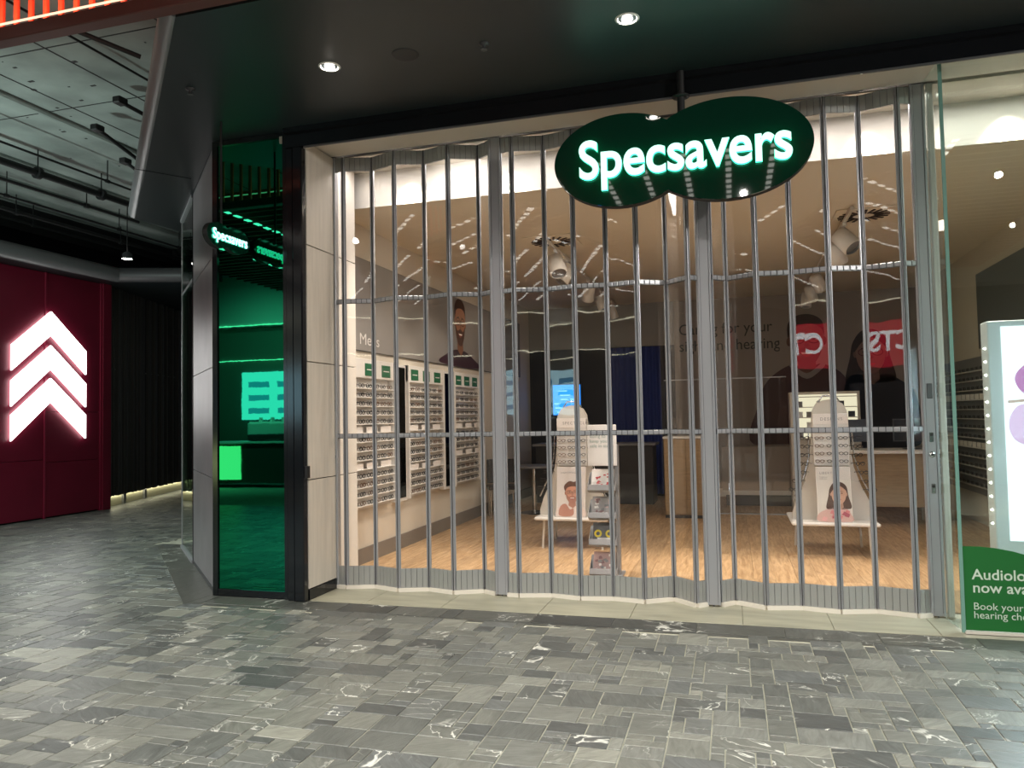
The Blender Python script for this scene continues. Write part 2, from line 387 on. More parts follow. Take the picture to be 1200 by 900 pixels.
# ------------------------------------------------------------------ portraits (flat print for posters)
def portrait(mb, fn, cx, cy, s, skin, hair, shirt, female=False, glasses=None, beard=None, h=0.002, lens=None, shoulders=True, curly=False, ruffle=None):
    # s = head height; (cx,cy) = centre of the face
    sk2 = tuple(c * 0.72 for c in skin)
    ms = lambda c: mat('print_%02d_%02d_%02d' % tuple(int(v * 99) for v in c), c, 0.55)
    e = 0.0004
    def P(pts, c, k): mb.flat([(cx + x * s, cy + y * s) for x, y in pts], fn, h + k * e, ms(c))
    if female:
        P(spline([(-.42, .30), (-.2, .60), (.12, .62), (.38, .40), (.46, -.1), (.58, -.65), (.30, -.75), (-.30, -.75), (-.62, -.7), (-.5, -.1)]), hair, 1)
    if shoulders:
        P(spline([(-.28, -.58), (-.95, -.86), (-1.25, -1.35), (-1.3, -1.95), (1.3, -1.95), (1.25, -1.35), (.95, -.86), (.28, -.58), (0, -.66)], 5), shirt, 2)
    P([(-.17, -.30), (.17, -.30), (.20, -.66), (.04, -.80), (-.2, -.66)], sk2, 3)
    P(spline([(-.36, .12), (-.30, .42), (0, .52), (.30, .42), (.36, .12), (.30, -.25), (.14, -.47), (-.02, -.52), (-.18, -.46), (-.31, -.25)]), skin, 5)
    P(ell(-.37, .0, .05, .10, 10), sk2, 4); P(ell(.37, .0, .05, .10, 10), sk2, 4)
    if beard: P(spline([(-.34, -.05), (-.29, -.28), (-.15, -.50), (0, -.55), (.15, -.50), (.29, -.28), (.34, -.05), (.20, -.18), (0, -.13), (-.20, -.18)], 5), beard, 6)
    if female:
        P(spline([(-.40, .05), (-.36, .42), (-.05, .60), (.28, .48), (.40, .1), (.30, .24), (.05, .42), (-.20, .30)], 5), hair, 7)
    elif curly:
        P(spline([(-.38, .1), (-.46, .34), (-.30, .56), (-.12, .64), (.08, .60), (.28, .66), (.42, .46), (.38, .12), (.30, .30), (0, .36), (-.28, .28)], 5), hair, 7)
    else:
        P(spline([(-.38, .08), (-.38, .40), (-.2, .58), (.1, .60), (.34, .44), (.38, .08), (.32, .28), (.1, .38), (-.26, .32)], 5), hair, 7)
    P(ell(-.15, .05, .05, .022, 10), (.03, .02, .02), 8); P(ell(.15, .05, .05, .022, 10), (.03, .02, .02), 8)
    P([(-.22, .13), (-.08, .145), (-.08, .165), (-.22, .15)], hair, 8); P([(.22, .13), (.08, .145), (.08, .165), (.22, .15)], hair, 8)
    P([(-.015, .05), (.03, .05), (.07, -.11), (.0, -.135), (-.05, -.11)], sk2, 8)
    if female:
        P(spline([(-.11, -.26), (0, -.235), (.11, -.26), (.0, -.31)], 4), (.45, .09, .09), 9)
    else:
        P(spline([(-.16, -.235), (0, -.26), (.16, -.235), (.0, -.35)], 4), (.30, .08, .07), 9)
        P([(-.12, -.25), (.12, -.25), (.09, -.285), (-.09, -.285)], (.85, .83, .8), 10)
    if glasses:
        for sx in (-1, 1):
            o_ = ell(sx * .165, .045, .135, .10, 16); i_ = ell(sx * .165, .045, .115, .082, 16)
            if lens: P(i_, lens, 10)
            n = len(o_)
            vs = [fn(cx + x * s, cy + y * s, h + 11 * e) for x, y in o_ + i_]
            mb.add(vs, [(k, (k + 1) % n, n + (k + 1) % n, n + k) for k in range(n)], ms(glasses))
        P([(-.04, .05), (.04, .05), (.04, .07), (-.04, .07)], glasses, 11)
    if ruffle:
        random.seed(3)
        for k in range(9):
            a = -.95 + k * .2
            P(spline([(a - .2, -.95 - .1 * (k % 2)), (a, -.80), (a + .2, -1.0), (a + .1, -1.35), (a - .12, -1.30)], 4), ruffle if k % 2 else tuple(c * .75 for c in ruffle), 12 + k % 3)

# ================================================================== FLOOR
floor = struct('floor')
MB().box((-14.5, -13, -0.14), (8, 12, -0.006), grout).build('floor_bed', floor)
def floor_tiles():
    rnd = random.Random(11); g = 0.064
    X0, X1, Y0, Y1 = -13.2, 4.6, -6.6, 8.6
    nx, ny = int((X1 - X0) / g), int((Y1 - Y0) / g)
    occ = [[False] * ny for _ in range(nx)]
    sizes = [(5, 3)] * 2 + [(4, 2)] * 5 + [(4, 3)] * 4 + [(3, 3)] * 2 + [(3, 2)] * 5 + [(2, 2)] * 4 + [(2, 1)] * 3 + [(3, 1)] * 2 + [(2, 3)] * 2 + [(4, 1)] * 1 + [(1, 1), (1, 2), (5, 3), (3, 4), (5, 2)]
    tiles = []
    def inside_shop(x, y):
        return (y > -0.575 and x > -4.45) or (x + y > -5.10 and x > -6.9 and y > -0.80) or (x > -6.5 and y > 1.55)
    for j in range(ny):
        for i in range(nx):
            if occ[i][j]: continue
            rnd.shuffle(sizes)
            for a, b in sizes + [(1, 1)]:
                if i + a > nx or j + b > ny: continue
                if all(not occ[i + p][j + q] for p in range(a) for q in range(b)): break
            for p in range(a):
                for q in range(b): occ[i + p][j + q] = True
            x, y = X0 + i * g, Y0 + j * g; cx, cy = x + a * g / 2, y + b * g / 2
            if inside_shop(cx, cy): continue
            tiles.append((x, y, a, b))
    inv = CAM_M.inverted()
    def score(t):
        x, y, a, b = t; p = inv @ Vector((x + a * g / 2, y + b * g / 2, 0))
        if p.z > -0.3: return 0
        u, v = CAM_F * p.x / -p.z, CAM_F * p.y / -p.z
        if abs(u) > 610 or abs(v) > 458: return 0
        return a * b / (p.z ** 2) * (1.5 / -p.z)
    tiles.sort(key=score, reverse=True)
    protos = {}
    J = 0.003
    for k, (x, y, a, b) in enumerate(tiles[:300]):
        if (a, b) not in protos:
            protos[(a, b)] = MB().bbox((J, J, -0.03), (a * g - J, b * g - J, 0.0), slate_o, 0.0025).build('tile', floor); o = protos[(a, b)]
        else:
            o = protos[(a, b)].copy(); COL.objects.link(o)
        o.location = (x, y, rnd.uniform(-0.0012, 0.0012))
    mb = MB()
    for x, y, a, b in tiles[300:]:
        z = rnd.uniform(-0.0012, 0.0012)
        x0, x1, y0, y1 = x + J, x + a * g - J, y + J, y + b * g - J; c = 0.0025
        vs = [(x0, y0, -.02), (x1, y0, -.02), (x1, y1, -.02), (x0, y1, -.02), (x0, y0, z - c), (x1, y0, z - c), (x1, y1, z - c), (x0, y1, z - c),
              (x0 + c, y0 + c, z), (x1 - c, y0 + c, z), (x1 - c, y1 - c, z), (x0 + c, y1 - c, z)]
        fs = [(8, 9, 10, 11)] + [(i, (i + 1) % 4, 4 + (i + 1) % 4, 4 + i) for i in range(4)] + [(4 + i, 4 + (i + 1) % 4, 8 + (i + 1) % 4, 8 + i) for i in range(4)]
        mb.add(vs, fs, slate_i)
    mb.build('far_tiles', floor, kind='stuff')
    # dark border stones along the shop front, and a wide strip along the chamfer
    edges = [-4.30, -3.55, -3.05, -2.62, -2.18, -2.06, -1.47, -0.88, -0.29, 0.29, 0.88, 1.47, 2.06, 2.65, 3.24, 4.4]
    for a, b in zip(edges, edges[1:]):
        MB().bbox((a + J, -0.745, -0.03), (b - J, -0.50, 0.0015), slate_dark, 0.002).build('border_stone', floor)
    q = [((-4.38, -0.50), (-4.55, -0.80)), ((-5.60, 0.72), (-5.95, 0.66)), ((-6.44, 1.56), (-6.85, 1.60))]
    p0 = [(-4.31, -0.50), (-4.31, -0.745), (-4.45, -0.80)]
    strips = [[(-4.305, -.5), (-4.305, -.745), (-4.43, -.80), (-4.40, -.5)],
              [(-4.405, -.495), (-4.435, -.80), (-5.62, .405), (-5.235, .355)],
              [(-5.24, .36), (-5.625, .41), (-6.85, 1.64), (-6.44, 1.58)]]
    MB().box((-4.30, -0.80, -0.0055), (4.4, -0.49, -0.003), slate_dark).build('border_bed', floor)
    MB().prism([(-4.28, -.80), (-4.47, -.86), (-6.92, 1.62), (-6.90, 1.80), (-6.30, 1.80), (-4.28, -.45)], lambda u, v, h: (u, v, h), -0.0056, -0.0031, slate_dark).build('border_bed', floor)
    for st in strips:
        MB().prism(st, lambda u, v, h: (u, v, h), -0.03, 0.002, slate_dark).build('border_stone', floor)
    # pale threshold stones under the shutter
    xs = [-3.44, -2.94, -2.27, -1.47, -0.78, 0.02, 0.62, 1.28, 1.42]
    for a, b in zip(xs, xs[1:]):
        MB().bbox((a + .002, -0.495, -0.03), (b - .002, 0.16, 0.003), beige_stone, 0.002).build('threshold_stone', floor)
floor_tiles()

# shop floor: oak boards
shop_floor = struct('floor_shop')
MB().box((-3.78, 0.155, -0.05), (3.08, 8.1, -0.004), dark_wall).build('underlay', shop_floor)
def boards():
    rnd = random.Random(4); wdt = 0.185; protos = {}
    k = 0; x = -3.75
    while x < 3.05 - 0.01:
        y = 0.16; first = True
        while y < 8.0:
            ln = rnd.choice([0.6, 0.9, 1.2]) if first else 1.5
            first = False; ln = min(ln, 8.0 - y)
            if ln < 0.05: break
            w_ = min(wdt, 3.05 - x); key = (round(ln, 3), round(w_, 3))
            if key not in protos:
                protos[key] = MB().bbox((0.0008, 0.0008, -0.006), (w_ - .0008, ln - .0008, 0.004), oak, 0.0012).build('floorboard', shop_floor); o = protos[key]
            else: o = protos[key].copy(); COL.objects.link(o)
            o.location = (x, y, 0); y += ln
        x += wdt
boards()

# ================================================================== SHOP SHELL
def wall(name, a, b, m):
    o = MB().box(a, b, m).build(name, kind='structure'); return o
wall('wall_left', (-3.95, 0.40, 0), (-3.75, 8.0, 3.56), wall_paint)
wall('wall_back', (-1.0, 8.0, 0), (3.05, 8.2, 3.56), grey_wall)
wall('wall_back_left', (-3.95, 8.0, 0), (-1.0, 8.2, 2.76), dark_wall)
wall('wall_back_upper', (-3.95, 7.97, 2.76), (-1.0, 8.2, 3.56), mat('grey_upper_wall', (.33, .33, .32), .7))
wall('wall_right', (3.05, 0.0, 0), (3.25, 8.2, 3.95), wall_paint)
wall('ceiling_shop', (-3.95, 0.50, 3.56), (3.25, 8.2, 3.70), tan_paint)
wall('ceiling_bulkhead', (-3.95, 0.50, 3.70), (3.25, 0.62, 3.90), white_wall)
MB().box((-3.95, 0.485, 3.56), (3.05, 0.50, 3.90), white_wall).build('trim_1', kind='structure')
# soffit over the shutter, in boards with a dark track line
sf = struct('ceiling_shopfront')
MB().box((-3.70, -0.49, 3.90), (3.25, -0.035, 3.96), soffit_white).build('soffit_board', sf)
MB().box((-3.70, 0.03, 3.90), (3.25, 0.50, 3.96), soffit_white).build('soffit_board', sf)
MB().box((-3.47, -0.035, 3.905), (1.42, 0.03, 3.96), black_matt).build('track_slot', sf)
bl = MB().box((-3.745, 0.40, 0.0), (-3.728, 8.0, 0.165), skirt_m).build('baseboard_left', kind='structure')
MB().box((-1.0, 7.985, 0.0), (3.05, 7.999, 0.15), white_wall).build('baseboard_back', kind='structure')
# left pier with pale panels (reveal) between shopfront and shop wall
pier = struct('wall_pier')
MB().box((-3.95, -0.44, 0), (-3.475, 0.40, 3.90), black_matt).build('core', pier)
zs = [0.09, 1.0, 2.0, 3.0, 3.895]
for a, b in zip(zs, zs[1:]):
    MB().bbox((-3.474, -0.478, a + .004), (-3.446, -0.012, b - .004), pale_panel, .002).build('panel', pier)
    MB().bbox((-3.474, 0.004, a + .004), (-3.452, 0.396, b - .004), white_wall, .002).build('panel', pier)
MB().box((-3.474, -0.478, 0.002), (-3.440, -0.012, 0.088), black_gloss).build('kick_strip', pier)
MB().box((-3.474, 0.004, 0.002), (-3.448, 0.396, 0.088), skirt_m).build('kick_strip', pier)

# black lintel
lin = struct('trim_2')
MB().box((-3.62, -0.53, 3.835), (3.3, -0.492, 3.998), black_gloss).build('lintel_face', lin)
MB().box((-3.62, -0.56, 3.955), (3.3, -0.531, 3.998), black_gloss).build('lintel_lip', lin)
MB().box((-3.44, -0.53, 3.82), (3.3, -0.515, 3.834), alu_dark).build('lintel_rail', lin)

# corner column: green mirror, black frame, grey chamfer panels, glass storefront beyond
col = struct('wall_corner')
MB().prism([(-3.62, -.44), (-4.36, -.44), (-5.58, .78), (-5.58, 1.2), (-3.96, 1.2), (-3.96, -.40), (-3.62, -.40)], lambda u, v, h: (u, v, h), 0, 3.99, black_matt).build('core', col)
def Cd(u, v, h, o=(-4.375, -.465)):        # chamfer plane, u metres along it from the front corner, h outwards
    d = 1 / math.sqrt(2); return (o[0] - u * d - h * d, o[1] + u * d - h * d, v)
for a, b in zip([0.03, 1.0, 2.0, 3.0], [1.0, 2.0, 3.0, 3.995]):
    MB().prism([(.02, a + .004), (1.715, a + .004), (1.715, b - .004), (.02, b - .004)], Cd, -0.03, 0.0, grey_panel).build('panel', col)
MB().prism([(.0, 0), (1.72, 0), (1.72, .03), (.0, .03)], Cd, -0.03, 0.004, alu_dark).build('base_trim', col)
MB().prism([(-.005, 0), (.018, 0), (.018, 3.995), (-.005, 3.995)], Cd, -0.03, 0.002, alu_dark).build('edge_trim', col)

mp_ = thing('mirror_panel', 'tall green mirrored glass panel in a black frame on the corner column', 'mirror', (-4.0, -0.48, 0))
MB().box((-4.335, -0.476, 0.06), (-3.665, -0.462, 3.95), mirror_green).build('mirror_glass', mp_)
for nm, a, b in (('frame_side', (-4.385, -0.49, 0.0), (-4.335, -0.445, 3.995)), ('frame_side', (-3.665, -0.50, 0.0), (-3.62, -0.445, 3.995)),
                 ('frame_bottom', (-4.335, -0.488, 0.0), (-3.665, -0.445, 0.06)), ('frame_top', (-4.335, -0.488, 3.95), (-3.665, -0.445, 3.995))):
    MB().box(a, b, black_gloss).build(nm, mp_)
pst = thing('corner_post', 'glossy black square post between green mirror panel and pale shopfront reveal', 'post', (-3.53, -0.52, 0))
MB().bbox((-3.615, -0.535, 0.0), (-3.545, -0.445, 3.83), black_gloss, .006).build('outer_profile', pst)
MB().bbox((-3.540, -0.555, 0.0), (-3.448, -0.482, 3.83), black_gloss, .010).build('inner_profile', pst)
MB().box((-3.447, -0.535, 1.02), (-3.425, -0.485, 1.12), black_matt).build('latch_box', pst)

# glass storefront beyond the column (continues the chamfer)
sg = struct('window_2')
MB().prism([(1.76, .03), (2.90, .03), (2.90, 3.96), (1.76, 3.96)], Cd, -0.012, 0.0, glass_mat('green_glass', (0.55, 0.72, 0.62), 0.12)).build('pane', sg)
MB().prism([(1.73, 0), (2.93, 0), (2.93, .03), (1.73, .03)], Cd, -0.03, 0.02, alu).build('window_frame', sg)
MB().prism([(1.73, 3.96), (2.93, 3.96), (2.93, 3.995), (1.73, 3.995)], Cd, -0.03, 0.02, alu).build('window_frame', sg)
MB().prism([(1.722, 0), (1.758, 0), (1.758, 3.995), (1.722, 3.995)], Cd, -0.03, 0.006, black_gloss).build('window_frame', sg)
MB().prism([(2.90, 0), (2.93, 0), (2.93, 3.995), (2.90, 3.995)], Cd, -0.03, 0.006, alu).build('window_frame', sg)
MB().prism([(1.76, 3.05), (2.90, 3.05), (2.90, 3.08), (1.76, 3.08)], Cd, -0.02, 0.004, alu).build('transom', sg)

# right side window: return pane and front pane
win = struct('window_1')
RET = [(1.405, -0.02), (1.432, -0.375)]
MB().prism([(1.400, -0.02), (1.412, -0.02), (1.438, -0.375), (1.426, -0.375)], lambda u, v, h: (u, v, h), 0.012, 3.895, shopglass).build('pane', win)
MB().box((1.444, -0.375, 0.012), (4.4, -0.363, 3.895), shopglass).build('pane', win)
MB().box((1.424, -0.388, 0.005), (1.446, -0.372, 3.895), edge_green).build('glass_edge', win)
MB().box((1.44, -0.40, 0.0), (4.4, -0.345, 0.014), off_white).build('sill_channel', win)
MB().prism([(1.43, 0.0), (1.44, 0.0), (1.44, 0.0), (1.43, 0.0)], lambda u, v, h: (u, h, v), 0, 0.001, alu)
MB().bbox((1.435, -0.02, 0.0), (1.475, 0.03, 3.90), off_white, .004).build('inner_stile', win)

# ================================================================== FOLDING SHUTTERS
MUL = [(-3.343, -0.023), (-3.094, 0.058), (-2.834, -0.038), (-2.581, 0.048), (-2.327, -0.025), (-2.083, 0.082), ('P', -1.903),
       (-1.750, -0.017), (-1.488, 0.046), (-1.232, -0.010), (-0.972, 0.035), (-0.717, -0.018), (-0.495, 0.120), (-0.314, -0.059), ('P', -0.188),
       (-0.028, 0.116), (0.199, -0.020), (0.458, 0.028), (0.720, -0.031), (0.973, 0.040), (1.229, -0.038)]
Z0, Z1, Z2, ZT = 0.035, 1.355, 2.569, 3.885
def frame_basis(a, b):
    a = Vector((a[0], a[1], 0)); b = Vector((b[0], b[1], 0)); d = b - a; L = d.length; d.normalize()
    n = Vector((d.y, -d.x, 0))
    return Matrix(((d.x, n.x, 0, a.x), (d.y, n.y, 0, a.y), (0, 0, 1, 0), (0, 0, 0, 1))), L   # local x along, local y outward (towards camera)
def mullion(sh, p):
    x, y = p; c = (x, y, 0)
    mb = MB()
    mb.lathe([(.0125, Z0), (.0125, ZT)], c, (0, 0, 1), alu, 12)
    mb.box((x - .003, y - .0155, Z0), (x + .003, y - .010, ZT), rubber)
    return mb.build('hinge_post', sh)
def bay(sh, a, b, gap_a=.012, gap_b=.012):
    M, L = frame_basis(a, b); x0, x1 = gap_a, L - gap_b
    if x1 - x0 < .03: return
    # fluted kick and head panels
    for nm, zz0, zz1 in (('kick_panel', Z0, Z0 + .165), ('head_panel', ZT - .125, ZT)):
        mb = MB(); n = max(1, round((x1 - x0) / .046)); wd = (x1 - x0) / n
        mb.box((x0, -.006, zz0), (x1, .004, zz1), alu_dark, M)
        for k in range(n): mb.bbox((x0 + k * wd + .0015, .001, zz0), (x0 + (k + 1) * wd - .0015, .010, zz1), alu_kick, .0015, M)
        mb.build(nm, sh)
    # vertical edge stiles either side of the panes
    mb = MB()
    mb.bbox((x0, -.007, Z0), (x0 + .010, .010, ZT), alu, .002, M); mb.bbox((x1 - .010, -.007, Z0), (x1, .010, ZT), alu, .002, M)
    mb.build('edge_stile', sh)
    for zc in (Z1, Z2):
        mb = MB(); mb.box((x0, -.008, zc - .021), (x1, .008, zc + .021), alu_dark, M)
        n = max(1, round((x1 - x0) / .05)); wd = (x1 - x0) / n
        for k in range(n): mb.bbox((x0 + k * wd + .003, .002, zc - .016), (x0 + (k + 1) * wd - .003, .015, zc + .016), alu, .003, M)
        mb.build('link_rail', sh)
    for za, zb in ((Z0 + .165, Z1 - .021), (Z1 + .021, Z2 - .021), (Z2 + .021, ZT - .125)):
        MB().box((x0 + .009, -.0015, za), (x1 - .009, .0015, zb), poly, M).build('pane', sh)
def wide_post(sh, x, w_, name='lead_post', locks=False):
    mb = MB(); h = w_ / 2
    mb.bbox((x - h, -.028, Z0 - .02), (x - h + .018, .03, ZT + .01), alu, .003)
    mb.bbox((x - h + .018, -.022, Z0 - .02), (x + h - .018, .024, ZT + .01), alu, .002)
    mb.bbox((x + h - .018, -.028, Z0 - .02), (x + h, .03, ZT + .01), alu, .003)
    mb.box((x - h + .016, -.0225, Z0), (x - h + .020, -.02, ZT), rubber); mb.box((x + h - .020, -.0225, Z0), (x + h - .016, -.02, ZT), rubber)
    o = mb.build(name, sh)
    MB().tube([(x, -.01, 0.003), (x, -.01, 0.03)], .006, alu_dark, 8).build('drop_bolt', o)
    if locks:
        for z, k in ((1.63, 0), (1.30, 1), (1.17, 2), (0.93, 1)):
            m2 = MB()
            if k == 0: m2.bbox((x - .018, -.030, z - .055), (x + .018, -.021, z + .055), alu_dark, .003)
            elif k == 1:
                m2.bbox((x - .014, -.028, z - .04), (x + .014, -.021, z + .03), chrome, .003); m2.lathe([(.012, 0), (.010, .006)], (x, -.027, z + .012), (0, -1, 0), rubber, 12)
            else: m2.lathe([(.024, 0), (.022, .006), (.012, .010)], (x, -.022, z), (0, -1, 0), chrome, 16); m2.lathe([(.010, 0), (.008, .003)], (x, -.032, z), (0, -1, 0), rubber, 10)
            m2.build('lock', o)
def seal_strip(sh, pts):
    mb = MB()
    for a, b in zip(pts, pts[1:]):
        M, L = frame_basis(a, b); mb.box((0, -.02, 0.003), (L, .028, Z0 - .001), seal, M)
    mb.build('floor_seal', sh)
secs = [([(-3.455, 0.0)] + MUL[0:6] + [(-1.955, 0.0)], -1.903, 'left folding shutter section, between pale reveal and first wide grey post'),
        ([(-1.851, 0.0)] + MUL[7:14] + [(-0.243, 0.0)], -0.188, 'middle folding shutter section, in front of the brochure rack'),
        ([(-0.133, 0.0)] + MUL[15:21] + [(1.325, 0.0)], 1.370, 'right folding shutter section, in front of the stand with woman poster')]
for i, (pts, px, lab) in enumerate(secs):
    sh = thing('folding_shutter', 'clear aluminium ' + lab, 'shutter', ((pts[0][0] + pts[-1][0]) / 2, 0, 0), 'folding shutter sections across the shopfront')
    if i == 0: wide_post(sh, -3.463, .075, 'wall_post', True)
    for p in pts[1:-1]: mullion(sh, p)
    for k, (a, b) in enumerate(zip(pts, pts[1:])):
        bay(sh, a, b, 0.0 if k == 0 else .012, 0.0 if k == len(pts) - 2 else .012)
    wide_post(sh, px, .104 if i < 2 else .095, 'lead_post', i == 2)
    seal_strip(sh, pts)

# ================================================================== MAIN SIGN
def logo_outline(n=40):
    # union of two ellipses: right lobe bigger, in metres about the notch centre
    A = (-0.405, 0.0, 0.505, 0.345); B = (0.345, 0.0, 0.585, 0.365)
    def inside(p, E): return ((p[0] - E[0]) / E[2]) ** 2 + ((p[1] - E[1]) / E[3]) ** 2 < 1
    pts = []
    N = 720
    bx = [(B[0] + B[2] * math.cos(R(a)), B[1] + B[3] * math.sin(R(a))) for a in range(-180, 180, 3)]
    ax = [(A[0] + A[2] * math.cos(R(a)), A[1] + A[3] * math.sin(R(a))) for a in range(0, 360, 3)]
    bx = [p for p in bx if not inside(p, A)]; ax = [p for p in ax if not inside(p, B)]
    return bx + ax
def two_lobe_sign(label, fn, k, loc, txt_h, rod, group, letter_m, side_m, double=False):
    o = thing('hanging_sign', label, 'sign', loc, group)
    out = [(u * k, v * k) for u, v in logo_outline()]
    D = .085 * k ** .5
    mb = MB(); mb.prism(out, fn, -D, -.012 * k, black_matt, smooth=False).build('sign_case', o)
    cen = MB(); cen.prism(out, fn, -.012 * k, 0.0, sign_green, sign_green).build('sign_face', o)
    if double: MB().prism(out, fn, -D - .01 * k, -D, sign_green).build('sign_face', o)
    vs, fs = text_geo('Specsavers', 1.0, 0.006, 0.020, 1.0, res=6)
    xs = [v[0] for v in vs]; x0, x1 = min(xs), max(xs)
    W = 1.50 * k; sx = W / (x1 - x0); sy = sx * 1.16
    sides = [(1, 0)] + ([(-1, -D - .01 * k)] if double else [])
    for dirn, base in sides:
        lt = []
        for iv, jf in islands(vs, fs):
            mb = MB()
            for f in jf:
                zz = [iv[i][2] for i in f]
                m = letter_m if min(zz) > 0.005 or max(zz) < -0.005 else side_m
                P = [fn(((iv[i][0] - x0) * sx - W / 2 + .035 * k) * dirn, iv[i][1] * sy - .125 * k, base + dirn * (.022 * k + iv[i][2] * k * 2)) for i in f]
                mb.add(P, [tuple(range(len(P)))], m)
            mb.build('letter', o)
    rod(o)
    return o
MS = (-0.335, -0.60, 3.385)
def main_rod(o):
    MB().tube([(-0.298, -0.57, 3.60), (-0.298, -0.57, 3.995)], .028, black_matt, 14).build('hanging_rod', o)
    MB().lathe([(.028, 0), (.062, .004), (.062, .014), (.028, .02)], (-0.298, -0.57, 3.80), (0, 0, 1), black_matt, 18).build('rod_collar', o)
two_lobe_sign('large green two-lobed illuminated sign hanging in front of the shutter', XZ(MS[0], MS[1] , MS[2]), 1.0, MS, .2, main_rod, 'shop name signs', letter_on, letter_side)
# small blade sign beside the green mirror
def small_rod(o):
    MB().tube([(-4.01, -0.86, 3.12), (-4.01, -0.86, 3.995)], .010, black_matt, 8).build('hanging_rod', o)
def fn_small(u, v, h): return (-3.99 + h, -0.785 + u, 3.03 + v)
two_lobe_sign('small green two-lobed illuminated blade sign in front of the mirror panel', fn_small, 0.30, (-3.99, -0.785, 3.03), .1, small_rod, 'shop name signs', emat('lit_letter_small', (0.62, 0.92, 1.0), 1.2), letter_side, True)

# ================================================================== MALL CEILING
sof = struct('ceiling')
outline = [(-3.225, -2.325), (-6.93, 1.38), (-6.86, 2.1), (-6.5, 4.5), (-6.5, 9), (3.6, 9), (3.6, -2.325)]
MB().prism(outline, lambda u, v, h: (u, v, h), 4.0, 4.19, soffit_m).build('soffit_board', sof)
# seam across the soffit
MB().box((0, 0, 0), (0.545, .012, .004), black_matt, Matrix.Translation((-5.563, -0.142, 3.995)) @ Matrix.Rotation(math.atan2(.448, .309), 4, 'Z')).build('soffit_seam', sof)
# rounded fascia along the diagonal edge
def fascia(name, p, q, z0=4.0, r=.10, m=bull_m, parent=sof, side=-1):
    p = Vector((*p, 0)); q = Vector((*q, 0)); d = (q - p); L = d.length; d.normalize(); n = Vector((d.y, -d.x, 0)) * side
    pr = [(r * math.sin(R(a)), z0 + r * (1 - math.cos(R(a)))) for a in range(0, 181, 12)]
    mb = MB(); nn = len(pr)
    A = [p + n * (u + .001) + Vector((0, 0, v)) for u, v in pr]; B = [a + d * L for a in A]
    mb.add(A + B, [(i, (i + 1) % nn, nn + (i + 1) % nn, nn + i) for i in range(nn)], m, True)
    mb.add(A, [tuple(range(nn))], m); mb.add(B, [tuple(range(nn))], m)
    return mb.build(name, parent)
fascia('fascia', (-3.225, -2.325), (-6.93, 1.38), side=-1, r=.085)

slab = struct('ceiling_slab')
slab_z = 5.0
MB().box((-13.0, -9.0, slab_z), (-2.6, 14.0, slab_z + .2), concrete).build('slab', slab)
# shallow formwork steps of the slab (bands running away from the camera)
for x0, x1, dz in ((-12.2, -11.4, .30), (-10.2, -9.7, .10), (-9.15, -8.9, .06), (-7.30, -7.22, .05)):
    MB().bbox((x0, -9, slab_z - dz), (x1, 14, slab_z + .01), concrete, .02).build('slab_rib', slab)
for x in (-6.03, -6.9, -4.7): MB().box((x - .008, -9, slab_z - .004), (x + .008, 14, slab_z), black_matt).build('slab_joint', slab)
for y in (-0.72, 0.42): MB().box((-9, y - .006, slab_z - .004), (-4, y + .006, slab_z), black_matt).build('slab_joint', slab)
mb = MB(); rr = random.Random(5)
for k in range(90):
    x, y, s_ = rr.uniform(-9, -4), rr.uniform(-2, 4), rr.uniform(.01, .035)
    mb.box((x, y, slab_z - .003), (x + s_ * rr.uniform(.6, 2.5), y + s_, slab_z), black_matt)
mb.build('slab_pock_marks', slab, kind='stuff')
# black void bulkhead beyond the slab and the rounded bulkhead over the red wall
MB().box((-13, -9, 4.60), (-10.75, 14, 5.0), black_matt).build('dark_void', slab)
MB().box((-10.75, 6.5, 4.60), (-6.0, 14, 5.0), black_matt).build('dark_void', slab)
bk = struct('ceiling_bulkhead_red')
fascia('rounded_bulkhead', (-10.26, -6.0), (-10.36, 4.68), 4.0, .13, bull_m, bk, 1)
fascia('rounded_bulkhead', (-10.36, 4.68), (-6.6, 6.2), 4.0, .13, mat('bulkhead_edge_dark', (.09, .09, .095), .4), bk, 1)
MB().prism([(-13, -6), (-10.26, -6), (-10.36, 4.68), (-6.6, 6.2), (-6.6, 12), (-13, 12)], lambda u, v, h: (u, v, h), 4.0, 4.26, soffit_m).build('soffit_board', bk)

def pipe(label, pts, r, hangers=(), m=black_matt, group=None):
    o = thing('ceiling_pipe', label, 'pipe', pts[0], group)
    MB().tube(pts, r, m, 10).build('pipe_run', o)
    for y in hangers:
        a, b = Vector(pts[0]), Vector(pts[-1]); t = (y - a.y) / (b.y - a.y); p = a.lerp(b, t)
        MB().tube([(p.x, y, p.z), (p.x, y, slab_z)], .008, black_matt, 6).build('hanger', o)
        MB().lathe([(r * 1.7, -.03), (r * 1.7, .03)], (p.x, y, p.z), b - a, black_matt, 12).build('pipe_clamp', o)
    return o
pipe('thin black cable run under the slab nearest the red battens', [(-5.55, -3.0, 4.95), (-5.55, 1.0, 4.95)], .012, (-1.6, .3))
pipe('thin black conduit across middle of the concrete slab', [(-7.85, -3.0, 4.72), (-7.87, 2.3, 4.72)], .014, (1.9,))
pipe('thick black sprinkler pipe under the concrete slab', [(-8.40, -3.0, 4.70), (-8.36, 2.9, 4.70)], .045, (-.2, 1.3, 2.3))
pipe('slim black pipe beside the thick sprinkler pipe', [(-8.95, -3.0, 4.68), (-8.92, 3.6, 4.68)], .022, (.8, 2.6))
pipe('pair of black conduits hung furthest from the camera', [(-9.45, -3.0, 4.66), (-9.5, 6.4, 4.66)], .016, (1.8, 3.8, 5.2))
pipe('lower black cable tray pipe beside the dark void', [(-9.95, -3.0, 4.64), (-10.05, 6.4, 4.64)], .028, (2.4, 4.4))
